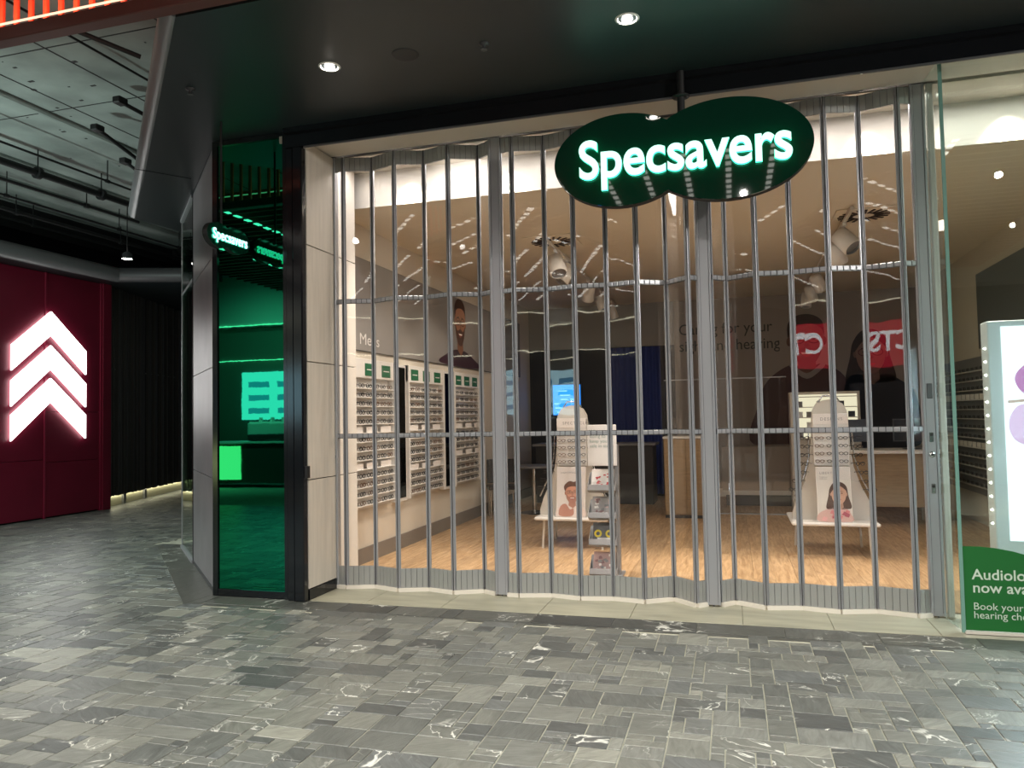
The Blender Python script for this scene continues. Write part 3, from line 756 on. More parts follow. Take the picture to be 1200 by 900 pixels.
pipe('lowest black conduit next to the rounded bulkhead', [(-10.3, -3.0, 4.62), (-10.4, 6.4, 4.62)], .02, (3.0,))
def bracket(label, p, q):
    o = thing('ceiling_bracket', label, 'bracket', p)
    MB().tube([p, q], .022, black_matt, 8).build('arm', o)
    MB().bbox((p[0] - .05, p[1] - .06, p[2] - .03), (p[0] + .05, p[1] + .06, p[2] + .04), black_matt, .01).build('shoe', o)
bracket('black angled steel strut with square shoe under slab', (-6.72, .58, 4.80), (-6.55, 1.45, 4.45))
bracket('short black bracket near top of diagonal fascia', (-5.3, -1.15, 4.86), (-4.95, -.72, 4.75))
bracket('black bracket stub beside the pale slab rib', (-6.0, .15, 4.84), (-5.85, .52, 4.74))
bracket('small black bracket lowest along the fascia', (-7.25, 1.55, 4.80), (-7.1, 1.85, 4.60))

# red batten screen
bt = thing('batten_screen', 'row of glowing red vertical battens over a dark red beam at upper left', 'screen', (-3.5, -2.36, 4.0))
MB().bbox((-8.0, -2.44, 4.0), (-1.6, -2.345, 4.09), beam_red, .006).build('beam', bt)
MB().box((-1.6, -2.44, 4.0), (4.5, -2.345, 4.09), beam_red).build('beam', bt)
bp_ = MB().bbox((0, -2.36, 4.085), (.034, -2.335, 4.95), orange_red, .004).build('batten', bt)
me_ = bp_.data
for i in range(-14, 20):
    if i == 0: continue
    c = bp_.copy(); COL.objects.link(c); c.location = (i * .1235, 0, 0)
for v in me_.vertices: v.co.x += -4.60
MB().box((-6.5, -2.372, 4.15), (-1.9, -2.362, 4.160), emat('warm_led', (1.0, 0.50, 0.33), 1.3)).build('led_strip', bt)
area_light('batten_led_light', (-4.2, -2.50, 4.12), (-4.2, -2.34, 4.45), 4.0, .04, 9, (1.0, .45, .3))

# downlights, speaker and sprinklers in the soffit
def downlight(label, x, y, z=4.0, power=38, col_=NEUT, strength=14):
    o = thing('downlight', label, 'light', (x, y, z), 'round recessed downlights in the dark soffit')
    MB().lathe([(.062, -.004), (.072, -.006), (.078, -.001), (.078, .0)], (x, y, z), (0, 0, 1), white_plastic, 24, False).build('trim_ring', o)
    MB().lathe([(.062, -.004), (.050, .012), (.0, .013)], (x, y, z), (0, 0, 1), emat('downlight_lens', (1, .93, .82), strength), 24, False).build('lens', o)
    MB().lathe([(.030, -.012), (.034, -.004)], (x, y, z), (0, 0, 1), emat('downlight_core', (1, .95, .86), 30), 16).build('lamp', o)
    spot_light('downlight_beam', (x, y, z - .03), (x, y, 0), power, col_, 95, 0.8, .05)
downlight('left downlight in the dark soffit, above the pale reveal', -2.669, -1.44)
downlight('right downlight in the dark soffit, above the large sign', -0.569, -1.425)
spk = thing('ceiling_speaker', 'round dark speaker grille between the soffit downlights', 'speaker', (-2.089, -1.433, 4.0))
MB().lathe([(.0, -.006), (.085, -.006), (.095, -.002), (.095, 0)], (-2.089, -1.433, 4.0), (0, 0, 1), mat('speaker_grey', (.022, .023, .025), .6), 28, False).build('grille', spk)
for lab, x, y in (('sprinkler head left of the downlights, near the diagonal fascia', -3.83, -1.451), ('sprinkler head between the speaker and the right downlight', -1.528, -1.41)):
    o = thing('sprinkler', lab, 'sprinkler', (x, y, 4.0), 'sprinkler heads in the dark soffit')
    MB().lathe([(.035, 0), (.035, -.008), (.012, -.012), (.010, -.03)], (x, y, 4.0), (0, 0, 1), dark_plastic, 14).build('escutcheon', o)
    MB().lathe([(.022, -.045), (.022, -.042), (.004, -.03)], (x, y, 4.0), (0, 0, 1), alu_dark, 12).build('deflector', o)
pd = thing('pendant_light', 'small lit pendant spotlight in the dark ceiling void over the black wall', 'light', (-9.0, 3.45, 4.09))
MB().tube([(-9.0, 3.45, 4.14), (-9.0, 3.45, 5.0)], .008, black_matt, 6).build('stem', pd)
MB().lathe([(.075, -.02), (.075, .06), (.03, .09)], (-9.0, 3.45, 4.09), (0, 0, 1), dark_plastic, 18, False).build('housing', pd)
MB().lathe([(.0, -.015), (.07, -.015)], (-9.0, 3.45, 4.09), (0, 0, 1), emat('downlight_core', (1, .95, .86), 30), 18, False).build('lamp', pd)

# ================================================================== RED WALL, CHEVRONS, BLACK BATTEN WALL
rw = struct('wall_red')
MB().box((-10.95, -7, 0), (-10.74, 4.86, 4.0), black_matt).build('core', rw)
ys = [-3.0, -.9, 1.2, 3.535, 4.66]
for a, b in zip(ys, ys[1:]):
    zz = [0.02, .90, 1.72, 4.0] if a > 3 else [0.02, .95, 4.0]
    for c, d in zip(zz, zz[1:]):
        MB().bbox((-10.745, a + .008, c + .004), (-10.70, b - .008, d - .004), red_panel, .003).build('panel', rw)
for y in (1.2, 3.535, 4.66): MB().bbox((-10.74, y - .018, 0.0), (-10.684, y + .018, 4.0), red_trim, .004).build('joint_cover', rw)
MB().bbox((-10.74, 4.68, 0), (-10.66, 4.86, 4.0), red_panel, .004).build('end_return', rw)
cs = thing('chevron_light', 'three stacked white illuminated chevrons on the red wall', 'sign', (-10.68, 3.58, 2.2))
for zc in (3.36, 2.805, 2.27):
    hw = .70; t = .52; dz = .60 if zc > 3 else .52
    zc_ = zc
    pts = [(-hw, zc_ - .60), (0, zc_), (hw, zc_ - .60), (hw, zc_ - .60 - .40), (0, zc_ - .385), (-hw, zc_ - .60 - .40)]
    mb = MB(); f_ = YZ(-10.70, 3.59, 0)
    mb.prism(pts, f_, .03, .065, white_on, emat('chevron_edge', (.95, 1, .97), 1.5)); mb.build('chevron', cs)
bw = struct('wall_black')
p, q = Vector((-10.80, 4.87, 0)), Vector((-12.3, 9.3, 0)); M, L = frame_basis(p, q)
MB().box((0, -.12, .20), (L, 0.0, 4.0), black_matt, M).build('core', bw)
rr = random.Random(9); u = .02
while u < L - .05:
    w_ = rr.choice([.035, .05, .05, .07]); dpt = rr.choice([.03, .05, .07])
    MB().bbox((u, -.001, .20), (u + w_, dpt, 4.0), slat_black, .003, M).build('batten', bw); u += w_ + rr.choice([.03, .05, .09])
MB().box((0, 0.0, 2.50), (L, .018, 2.515), grey_plastic, M).build('cross_joint', bw)
MB().box((0, -.14, 0), (L, -.10, .20), mat('kick_cream', (.75, .72, .50), .5), M).build('kick_board', bw)
for u in (.85, 1.75): MB().box((u, -.10, 0), (u + .10, -.06, .20), alu, M).build('foot', bw)
MB().box((0, -.09, .185), (L, -.06, .198), emat('plinth_led', (1, .95, .68), 4.0), M).build('led_strip', bw)

# ================================================================== SHOP INTERIOR: left wall picture and displays
wp = thing('wall_picture', 'long grey wall picture of a smiling man in glasses above the left displays', 'picture', (-3.74, .5, 2.3))
MB().bbox((-3.748, .87, 2.22), (-3.715, 7.2, 3.20), mat('picture_edge', (.03, .03, .03), .5), .004).build('backing', wp)
mb = MB(); fw = YZ(-3.7145, 0, 0)
mb.flat([(.875, 2.225), (7.19, 2.225), (7.19, 3.195), (.875, 3.195)], fw, .0005, mat('picture_grey', (.27, .255, .245), .55))
portrait(mb, fw, 4.02, 2.84, .58, (.36, .17, .10), (.045, .022, .015), (.03, .022, .03), glasses=(.015, .01, .01), beard=(.10, .05, .035), shoulders=False)
mb.flat(spline([(3.86, 2.46), (3.50, 2.38), (3.25, 2.24), (4.85, 2.24), (4.55, 2.38), (4.18, 2.46), (4.02, 2.42)], 5), fw, .0022, mat('print_maroon', (.045, .018, .028), .6))
flat_text(mb, 'Mens', fw, .96, 2.29, .17, mat('print_white', (.8, .78, .76), .5), .004, sx=1.3)
mb.build('print', wp)

# one pair of spectacles; front faces +X, temples folded towards -X
def specs_mesh(m, name):
    mb = MB()
    for sy_ in (-1, 1):
        n = 10; c = sy_ * .032
        o_ = [(0, c + .027 * math.cos(2 * math.pi * k / n), .020 * math.sin(2 * math.pi * k / n)) for k in range(n)]
        mb.tube(o_, .0042, m, 4, closed=True)
        mb.tube([(0, sy_ * .060, .010), (-.02, sy_ * .066, .008), (-.085, sy_ * .064, .004), (-.105, sy_ * .060, -.014)], .0034, m, 4)
    mb.tube([(0, -.007, .006), (.002, 0, .009), (0, .007, .006)], .0036, m, 4)
    me = mb.build(name).data
    return me
def free_proto(m, name):
    me = specs_mesh(m, name)
    for o in list(bpy.data.objects):
        if o.data is me: bpy.data.objects.remove(o)
    return me
SP_B = free_proto(frame_black, 'spectacles'); SP_W = free_proto(frame_brown, 'spectacles_brown')
NTH = ['first', 'second', 'third', 'fourth', 'fifth', 'sixth', 'seventh']
def put_specs(x, y, z, rz, label, group, me=None, s=1.0, tilt=0):
    o = bpy.data.objects.new('spectacles', me or SP_B); COL.objects.link(o)
    o.location = (x, y, z); o.rotation_euler = (0, tilt, rz); o.scale = (s, s, s)
    tag(o, label, 'spectacles', group); return o
ORD = ['top', 'second', 'third', 'fourth', 'fifth', 'sixth', 'seventh', 'eighth', 'ninth', 'tenth', 'eleventh', 'twelfth', 'thirteenth', 'bottom']
def wall_unit(y0, y1, label, where, labels, per, card_rows):
    o = thing('display_unit', label, 'display', (-3.74, (y0 + y1) / 2, .57), 'wall display units on the left wall')
    X = -3.748
    MB().bbox((X, y0, .57), (X + .035, y1, 2.13), white_plastic, .004).build('back_board', o)
    for y in (y0, y1 - .03): MB().bbox((X + .03, y, .57), (X + .11, y + .03, 2.13), white_plastic, .004).build('side_panel', o)
    MB().bbox((X + .03, y0, 1.93), (X + .10, y1, 2.13), white_plastic, .004).build('header_board', o)
    for yc in labels:
        lb = MB().bbox((X + .10, yc - .105, 1.955), (X + .106, yc + .105, 2.085), green_label, .002).build('range_label', o)
        t = MB(); t.flat([(-.07, .0), (.07, .0), (.07, .010), (-.07, .010)], YZ(X + .106, yc, 2.015), .001, paper); t.build('lettering', lb)
    sh0 = None; n = 14; dz = (1.90 - .60) / n
    for k in range(n):
        z = 1.90 - dz * (k + 1) + .01
        if sh0 is None:
            sh0 = MB().bbox((X + .03, y0 + .03, z), (X + .105, y1 - .03, z + .010), white_plastic, .002).build('shelf', o); zb = z
            lip0 = MB().box((X + .030, y0 + .03, z - dz * .5), (X + .034, y1 - .03, z - dz * .5 + .022), off_white).build('temple_rail', o)
        else:
            for src in (sh0, lip0):
                c = src.copy(); COL.objects.link(c); c.location = (0, 0, z - zb)
        cnt = per
        for j in range(cnt):
            yc = y0 + .03 + (y1 - y0 - .06) * (j + .5) / cnt
            if k in card_rows:
                if j % 2 == 0:
                    cd = MB().bbox((X + .085, yc - .06, z + .010), (X + .089, yc + .19, z + .07), paper, .001).build('price_card', o)
                continue
            put_specs(X + .092, yc + random.uniform(-.006, .006), z + .0352, random.uniform(-.05, .05),
                      '%s spectacles from left, %s shelf of the %s' % (NTH[j], ORD[k], where), 'spectacles on the %s' % where, SP_B if random.random() < .75 else SP_W)
wall_unit(.62, 1.67, 'white wall display of spectacles nearest the shutter with two green labels', 'wall display nearest the shutter', (1.06, 1.45), 6, (5, 9))
wall_unit(2.04, 3.17, 'white wall display of spectacles with three green labels, between the dark mirrors', 'wall display between the dark mirrors', (2.23, 2.59, 2.95), 6, (5, 10))
wall_unit(3.57, 4.62, 'furthest white wall display of spectacles, beyond the second dark mirror', 'furthest wall display', (3.74, 4.08, 4.42), 5, (5, 9))
for lab, a, b in (('tall dark mirror strip between first and second wall displays', 1.76, 2.0), ('tall dark mirror strip between second and third wall displays', 3.21, 3.54)):
    o = thing('wall_mirror', lab, 'mirror', (-3.74, (a + b) / 2, .57), 'dark mirror strips between the wall displays')
    MB().bbox((-3.748, a, .56), (-3.66, b, 2.12), white_plastic, .004).build('frame', o)
    MB().box((-3.661, a + .035, .60), (-3.653, b - .035, 2.09), mat('dark_mirror', (.06, .07, .08), .05, 1.0)).build('mirror_glass', o)

# ceiling diffusers and track lights
for lab, x in (('square swirl air diffuser in the shop ceiling, left of the two', -1.98), ('square swirl air diffuser in the shop ceiling, right of the two', 1.38)):
    o = thing('air_diffuser', lab, 'vent', (x, 2.5, 3.56), 'swirl air diffusers in the shop ceiling')
    MB().bbox((x - .30, 2.2, 3.548), (x + .30, 2.8, 3.559), tan_paint, .003).build('face_plate', o)
    bl0 = None
    for k in range(20):
        a = 2 * math.pi * k / 20
        M = Matrix.Translation((x, 2.5, 3.545)) @ Matrix.Rotation(a, 4, 'Z') @ Matrix.Translation((.10, .03, 0)) @ Matrix.Rotation(.25, 4, 'Z')
        MB().box((0, -.013, -.004), (.15, .013, .004), black_matt, M).build('slot_vane', o)
def track(label, x, y0, y1, heads, where):
    t = thing('light_track', label, 'track', (x, y0, 3.55), 'ceiling light tracks')
    MB().bbox((x - .018, y0, 3.50), (x + .018, y1, 3.535), off_white, .003).build('rail', t)
    for y in (y0 + .2, y1 - .2): MB().tube([(x, y, 3.53), (x, y, 3.56)], .01, off_white, 8).build('mount', t)
    for k, (y, dx, dy, s_) in enumerate(heads):
        o = thing('track_spotlight', 'white cylindrical track spotlight, %s on the %s' % (['nearest', 'second', 'third', 'fourth', 'fifth'][k], where), 'spotlight', (x, y, 3.50), 'white track spotlights')
        MB().bbox((x - .02, y - .06, 3.47), (x + .02, y + .06, 3.50), white_plastic, .003).build('adapter', o)
        MB().tube([(x, y, 3.47), (x, y, 3.36)], .012, white_plastic, 8).build('stem', o)
        ax = Vector((dx, dy, -1)).normalized(); c = Vector((x, y, 3.33)) - ax * .10
        MB().lathe([(.045, 0), (.065 * s_, .01), (.070 * s_, .24), (.060 * s_, .25)], c, ax, white_plastic, 20, False).build('lamp_housing', o)
        MB().lathe([(0, .22), (.062 * s_, .22)], c, ax, grey_plastic, 20, False).build('lens', o)
        MB().lathe([(0, 0), (.045, 0)], c, ax, white_plastic, 20, False).build('end_cap', o)
track('left ceiling light track over the stand with the man poster', -2.0, 2.3, 7.6, [(2.75, .35, -.5, 1.5), (3.3, -.5, -.4, 1.45), (4.9, -.3, .6, 1.3), (6.0, .4, -.2, 1.3), (7.1, .3, .3, 1.2)], 'left ceiling track')
track('right ceiling light track over the stand with the woman poster', 1.2, 2.0, 7.6, [(2.6, .7, -.6, 1.5), (3.2, .2, .6, 1.45), (5.3, .5, .5, 1.3), (6.3, .2, .5, 1.3), (7.0, -.1, -.2, 1.2)], 'right ceiling track')
spot_light('cove_spot', (-2.35, 0.08, 3.62), (-2.30, 0.5, 3.74), 7, (1, .95, .90), 120, 1.0)
spot_light('track_beam', (-2.0, 2.5, 3.2), (-3.7, 1.4, 1.3), 40, (1, .88, .72), 70)
spot_light('track_beam', (-2.0, 3.0, 3.2), (-3.7, 2.9, 1.5), 35, (1, .88, .72), 70)
spot_light('track_beam', (-2.0, 4.4, 3.2), (-3.7, 4.6, 2.2), 16, (1, .80, .62), 75)
spot_light('track_beam', (1.2, 2.3, 3.2), (1.0, 2.2, 0.6), 22, (1, .90, .76), 60)
spot_light('track_beam', (-1.9, 1.4, 3.4), (-1.75, 2.2, .8), 22, (1, .90, .80), 60)

# ================================================================== DISPLAY STANDS
def display_stand(x, y, label, who, poster_text, where):
    o = thing('display_stand', label, 'stand', (x, y, 0), 'white bell shaped display stands')
    F = XZ(x, y, 0)
    # bell shaped side profile of the body
    half = [(.40, .36), (.40, .42), (.36, .55), (.28, .72), (.215, .92), (.19, 1.15), (.18, 1.38), (.17, 1.50), (.13, 1.575), (.06, 1.61), (0, 1.62)]
    out = [(-u, v) for u, v in half] + [(u, v) for u, v in reversed(half[:-1])]
    MB().prism(out, F, -.05, .0, off_white).build('body_panel', o)
    MB().bbox((x - .42, y - .22, .325), (x + .42, y + .62, .362), white_plastic, .012).build('base_shelf', o)
    for dx in (-.34, .34):
        for dy in (-.14, .52): MB().tube([(x + dx, y + dy, 0.004), (x + dx * .94, y + dy, .33)], .014, off_white, 8).build('leg', o)
    MB().bbox((x - .17, y - .05, .93), (x + .17, y - .012, 1.47), white_plastic, .004).build('frame_rack', o)
    hd = MB().bbox((x - .17, y - .056, 1.36), (x + .17, y - .050, 1.47), paper, .002).build('header_card', o)
    t = MB(); flat_text(t, poster_text[0], XZ(x, y - .056, 0), -.10, 1.40, .045, grey_plastic, .001, spacing=1.3); t.build('lettering', hd)
    # curved handle bars above and mirror dome
    MB().tube([(x - .10, y + .02, 1.50), (x - .10, y + .02, 1.60), (x - .06, y + .02, 1.66), (x + .06, y + .02, 1.66), (x + .10, y + .02, 1.60), (x + .10, y + .02, 1.50)], .010, chrome, 8).build('top_handle', o)
    for c_ in range(3):
        for r_ in range(5):
            if c_ == 2 and False: continue
            MB().box((x - .115 + c_ * .115 - .045, y - .066, .955 + r_ * .08), (x - .115 + c_ * .115 + .045, y - .050, .959 + r_ * .08), white_plastic).build('peg', o)
            put_specs(x - .115 + c_ * .115, y - .072, .959 + r_ * .08 + .0178, -math.pi / 2, 'spectacles %s in the %s row on the %s' % (['left', 'centre', 'right'][c_], ['bottom', 'fourth', 'middle', 'second', 'top'][r_], where), 'spectacles on the %s' % where, SP_B if c_ else SP_W, .72)
    # side arms carrying spectacles
    for sx_ in (-1, 1):
        mb = MB(); mb.tube([(x + sx_ * .21, y + .01, 1.30), (x + sx_ * .22, y - .02, 1.02), (x + sx_ * .28, y - .04, .80), (x + sx_ * .385, y - .05, .58)], .008, chrome, 6); mb.build('side_arm', o)
        for k, (u, v) in enumerate(((.225, 1.22), (.225, 1.13), (.228, 1.04), (.245, .95), (.275, .86), (.315, .77), (.35, .68))):
            put_specs(x + sx_ * (u + .03), y - .045, v, -math.pi / 2 + sx_ * .5, '%s spectacles down the %s side arm of the %s' % (NTH[k], 'left' if sx_ < 0 else 'right', where), 'side arm spectacles of the %s' % where, SP_B, .85)
    # poster board leaning on the shelf
    pb = MB(); M = Matrix.Translation((x, y - .19, .363)) @ Matrix.Rotation(R(-9), 4, 'X')
    pb.bbox((-.165, 0, 0), (.165, .010, .565), paper, .002, M); po = pb.build('poster_board', o)
    fnp = lambda u, v, h: tuple(M @ Vector((u, -h, v)))
    mb = MB()
    if who == 'man':
        mb.flat([(-.16, .005), (.16, .005), (.16, .56), (-.16, .56)], fnp, .0006, mat('print_cream', (.66, .62, .60), .6))
        flat_text(mb, 'LIGHTWEIGHT', fnp, -.12, .49, .028, grey_plastic, .001, spacing=1.2)
        portrait(mb, fnp, .015, .27, .21, (.56, .27, .19), (.13, .06, .04), (.72, .66, .64), beard=(.38, .17, .12), curly=True, glasses=(.25, .16, .10), shoulders=False)
        mb.flat(spline([(-.15, .01), (-.15, .10), (-.05, .155), (.06, .15), (.155, .09), (.155, .01)], 4), fnp, .0024, mat('print_shirt', (.70, .60, .56), .6))
        mb.flat(spline([(-.13, .02), (-.12, .12), (-.06, .15), (-.01, .09), (.03, .10), (.02, .02)], 4), fnp, .0050, mat('print_hand', (.46, .22, .16), .6))
    else:
        mb.flat([(-.16, .005), (.16, .005), (.16, .56), (-.16, .56)], fnp, .0006, mat('print_pale', (.64, .62, .58), .6))
        flat_text(mb, 'LIBERTY', fnp, -.13, .49, .035, grey_plastic, .001, spacing=1.2)
        flat_text(mb, 'Sunglasses\ncollection', fnp, -.13, .455, .018, grey_plastic, .001)
        portrait(mb, fnp, .045, .285, .20, (.56, .34, .25), (.08, .04, .03), (.70, .50, .47), female=True, glasses=(.45, .30, .20), shoulders=False)
        mb.flat(spline([(-.15, .01), (-.15, .09), (-.02, .15), (.10, .145), (.155, .08), (.155, .01)], 4), fnp, .0024, mat('print_pinkish', (.60, .40, .36), .6))
        rr = random.Random(2)
        for k in range(14):
            a, b = rr.uniform(-.14, .10), rr.uniform(.02, .10)
            mb.flat([(a, b), (a + .02, b + .035), (a + .055, b + .02), (a + .04, b - .012)], fnp, .0052 + k * .0001, mat('print_rose%d' % (k % 3), [(.62, .22, .24), (.72, .38, .38), (.40, .10, .14)][k % 3], .6))
    mb.build('print', po)
    return o
display_stand(-1.78, 2.42, 'white bell shaped display stand with a poster of a laughing man', 'man', ('SPECTACLES',), 'stand with the man poster')
display_stand(.965, 2.42, 'white bell shaped display stand with a poster of a woman in pink', 'woman', ('DESIGNS',), 'stand with the woman poster')

# ================================================================== BROCHURE RACK
bx, by = -1.18, 0.86
br = thing('brochure_rack', 'grey four-tier brochure rack with a white notice on top, behind middle shutter', 'rack', (bx, by, 0))
MB().bbox((bx + .105, by + .02, 0.004), (bx + .145, by + .08, 1.22), grey_plastic, .006).build('upright', br)
MB().bbox((bx - .14, by - .02, 0.004), (bx + .16, by + .24, .03), alu, .006).build('foot_plate', br)
nb = MB().bbox((bx - .135, by + .0, 1.03), (bx + .135, by + .012, 1.41), paper, .002).build('notice_board', br)
t = MB(); flat_text(t, "What we're\ndoing to\nkeep you\nsafe in store", XZ(bx, by - .001, 0), -.115, 1.335, .045, mat('print_grey', (.30, .38, .34), .6), .001, line=1.0); t.build('lettering', nb)
for k, (z, kind) in enumerate(((.80, 'leaflet'), (.545, 'sheets'), (.30, 'yellow'), (.03, 'mag'))):
    M = Matrix.Translation((bx - .01, by - .02, z)) @ Matrix.Rotation(R(-24), 4, 'X')
    mb = MB(); mb.bbox((-.125, -.02, 0), (.125, .0, .055), grey_plastic, .003, M); mb.bbox((-.125, .045, 0), (.125, .055, .20), grey_plastic, .003, M)
    mb.box((-.125, -.02, 0), (.125, .055, .006), grey_plastic, M)
    for sx_ in (-1, 1): mb.prism([(-.02, 0), (.055, 0), (.055, .20), (-.02, .055)], (lambda M, sx_: lambda u, v, h: tuple(M @ Vector((sx_ * (.125 + h), u, v))))(M, sx_), 0, .004, grey_plastic)
    mb.box((-.02, .05, .05), (.10, .16, .07), alu_dark, M)
    mb.build('tray', br)
    th = thing('brochure', {'leaflet': 'white leaflet with red print in the top tray', 'sheets': 'grey and pink leaflet in the second tray', 'yellow': 'dark leaflet with two yellow circles in the third tray', 'mag': 'pink and grey magazine in the bottom tray'}[kind] + ' of the brochure rack', 'brochure', tuple(M @ Vector((0, .02, .01))), 'brochures in the rack')
    hgt = .225; base = {'leaflet': paper, 'sheets': mat('leaflet_grey', (.36, .34, .34), .5), 'yellow': mat('leaflet_dark', (.08, .08, .085), .4), 'mag': mat('mag_pink', (.42, .28, .27), .5)}[kind]
    MB().bbox((-.105, .030, .012), (.105, .042, hgt), base, .001, M).build('booklet', th)
    fq = (lambda M: lambda u, v, h: tuple(M @ Vector((u, .030 - h, v))))(M); mb = MB(); rr = random.Random(20 + k)
    redp = mat('print_red', (.55, .05, .06), .5); yel = mat('print_yellow', (.75, .58, .02), .5)
    if kind == 'leaflet':
        for j in range(16):
            a, b = rr.uniform(-.07, .05), rr.uniform(.03, .19); mb.flat([(a, b), (a + rr.uniform(.01, .04), b), (a + .02, b + .014), (a, b + .012)], fq, .001, redp)
    elif kind == 'yellow':
        for a in (-.055, .05): mb.flat(ell(a, .12, .036, .036, 16), fq, .001, yel); mb.flat(ell(a, .12, .018, .018, 12), fq, .0014, dark_plastic)
        mb.flat([(-.06, .065), (.07, .065), (.07, .082), (-.06, .082)], fq, .001, paper)
    else:
        for j in range(18):
            a, b = rr.uniform(-.10, .05), rr.uniform(.03, .19); w_ = rr.uniform(.015, .045)
            mb.flat([(a, b), (a + w_, b + .006), (a + w_ * .8, b + .028), (a - .004, b + .02)], fq, .001 + j * .00005, [paper, mat('print_mauve', (.25, .13, .14), .5), mat('print_pk', (.60, .40, .38), .5), grey_plastic][j % 4])
    mb.build('print', th)

# ================================================================== BACK OF SHOP
wt = thing('wall_lettering', 'grey lettering Caring for your sight and hearing on the back wall', 'lettering', (-.9, 7.99, 2.6))
t = MB(); flat_text(t, 'Caring for your\nsight and hearing', XZ(-.92, 7.997, 0), 0, 2.93, .28, mat('letter_dark', (.05, .055, .05), .6), .003, line=1.08, sx=.92); t.build('print', wt)
mu = thing('wall_mural', 'faded wall picture of a man and a woman in glasses behind the right stand', 'picture', (.35, 7.99, .8))
MB().prism([(.30, .25), (3.02, .25), (3.02, 3.15), (.82, 3.15), (.82, 2.50), (.30, 2.50)], XZ(0, 7.996, 0), 0, .021, grey_wall).build('backing', mu)
mb = MB(); fm = XZ(0, 7.9745, 0)
portrait(mb, fm, 1.26, 2.72, .78, (.20, .105, .08), (.035, .022, .018), (.085, .035, .04), glasses=(.02, .012, .012), beard=(.14, .075, .06), shoulders=False)
mb.flat(spline([(1.0, 2.32), (.60, 2.05), (.42, 1.6), (.36, .9), (1.9, .9), (1.98, 1.6), (1.85, 2.1), (1.50, 2.32), (1.25, 2.22)], 5), fm, .0024, mat('mural_sweater', (.085, .04, .045), .6))
mb.flat(spline([(1.02, 2.33), (1.25, 2.16), (1.5, 2.33), (1.54, 2.27), (1.25, 2.06), (.98, 2.28)], 4), fm, .0062, mat('mural_collar', (.30, .28, .27), .6))
portrait(mb, fm, 2.28, 2.46, .66, (.24, .13, .10), (.035, .018, .015), (.05, .05, .07), female=True, glasses=(.10, .015, .02), shoulders=False)
mb.flat(spline([(2.05, 2.12), (1.85, 1.9), (1.78, .9), (2.98, .9), (2.95, 1.75), (2.75, 1.98), (2.48, 2.12), (2.3, 2.0)], 5), fm, .0024, mat('mural_coat', (.022, .026, .045), .6))
mb.build('print', mu)
# consulting desk right with timber front and white top
dk = thing('consulting_desk', 'timber fronted desk with a white top at the back right', 'desk', (1.75, 4.9, 0))
MB().bbox((1.22, 4.62, .93), (2.55, 5.35, .975), white_plastic, .006).build('desk_top', dk)
MB().bbox((1.30, 4.70, .24), (2.47, 4.73, .93), wood_side, .003).build('front_panel', dk)
for x_ in (1.36, 2.40):
    for y_ in (4.76, 5.25): MB().bbox((x_, y_, 0.004), (x_ + .05, y_ + .05, .93), off_white, .003).build('leg', dk)
def monitor(label, x, y, z, w_, h_, m, glow=None):
    o = thing('monitor', label, 'monitor', (x, y, z), 'desk monitors')
    MB().bbox((x - w_ / 2, y, z + .10), (x + w_ / 2, y + .03, z + .10 + h_), dark_plastic, .004).build('casing', o)
    MB().box((x - w_ / 2 + .012, y - .002, z + .115), (x + w_ / 2 - .012, y, z + .085 + h_), m).build('screen', o)
    MB().tube([(x, y + .02, z + .004), (x, y + .02, z + .12)], .015, dark_plastic, 8).build('stem', o)
    MB().bbox((x - .10, y - .05, z), (x + .10, y + .10, z + .010), dark_plastic, .002).build('foot', o)
monitor('dark desktop monitor at left end of the timber desk', 1.50, 4.95, .976, .44, .30, dark_plastic)
monitor('dark desktop monitor at right end of the timber desk', 2.25, 4.95, .976, .44, .30, mat('screen_dark', (.01, .012, .02), .1))
cab = thing('lit_cabinet', 'glowing cream display cabinet behind the stand with the woman poster', 'cabinet', (1.25, 5.8, 0))
MB().bbox((.80, 5.70, 0.004), (1.75, 6.0, 1.78), off_white, .006).build('carcass', cab)
MB().box((.84, 5.694, 1.10), (1.71, 5.70, 1.74), emat('lit_cream', (1.0, .93, .66), .55)).build('lit_back', cab)
for z in (1.10, 1.25, 1.40, 1.55, 1.70): MB().bbox((.84, 5.62, z), (1.71, 5.694, z + .012), white_plastic, .002).build('shelf', cab)
for z in (1.112, 1.262, 1.412, 1.562):
    for k in range(6):
        if (k + int(z * 10)) % 4 == 0: continue
        c = MB().bbox((.88 + k * .14, 5.63, z), (.97 + k * .14, 5.65, z + .08), [white_plastic, grey_plastic, dark_plastic][(k + int(z * 7)) % 3], .002).build('frame_box')
        tag(c, 'small box %s from left on the %s shelf of glowing cream cabinet' % (NTH[k], ['lowest', 'second lowest', 'third lowest', 'top'][int((z - 1.1) / .15)]), 'box', 'boxes in the lit cabinet')
ch = thing('side_cupboard', 'brown timber cupboard behind the second wide shutter post', 'cupboard', (-.65, 5.1, 0))
MB().bbox((-.98, 5.0, 0.05), (-.36, 5.5, 1.14), wood_side, .004).build('carcass', ch)
MB().bbox((-.99, 4.98, 1.14), (-.35, 5.52, 1.17), white_plastic, .004).build('top', ch)
for x_ in (-.97, -.665): MB().bbox((x_, 4.982, .07), (x_ + .295, 5.0, 1.13), wood_side, .003).build('door', ch)
MB().box((-.98, 5.02, .004), (-.36, 5.48, .05), dark_plastic).build('plinth', ch)
gs = thing('glass_screen', 'frameless clear glass screen standing behind the cupboard', 'screen', (.9, 5.56, 0))
MB().box((-1.0, 5.56, .004), (.75, 5.57, 2.0), poly).build('pane', gs)
MB().box((-1.0, 5.552, 2.0), (.75, 5.578, 2.015), alu).build('top_trim', gs)
MB().box((-1.0, 5.55, .004), (.75, 5.58, .02), alu).build('floor_channel', gs)
cn = thing('low_counter', 'low white counter plinth by the back wall, right of the cupboard', 'counter', (.55, 6.9, 0))
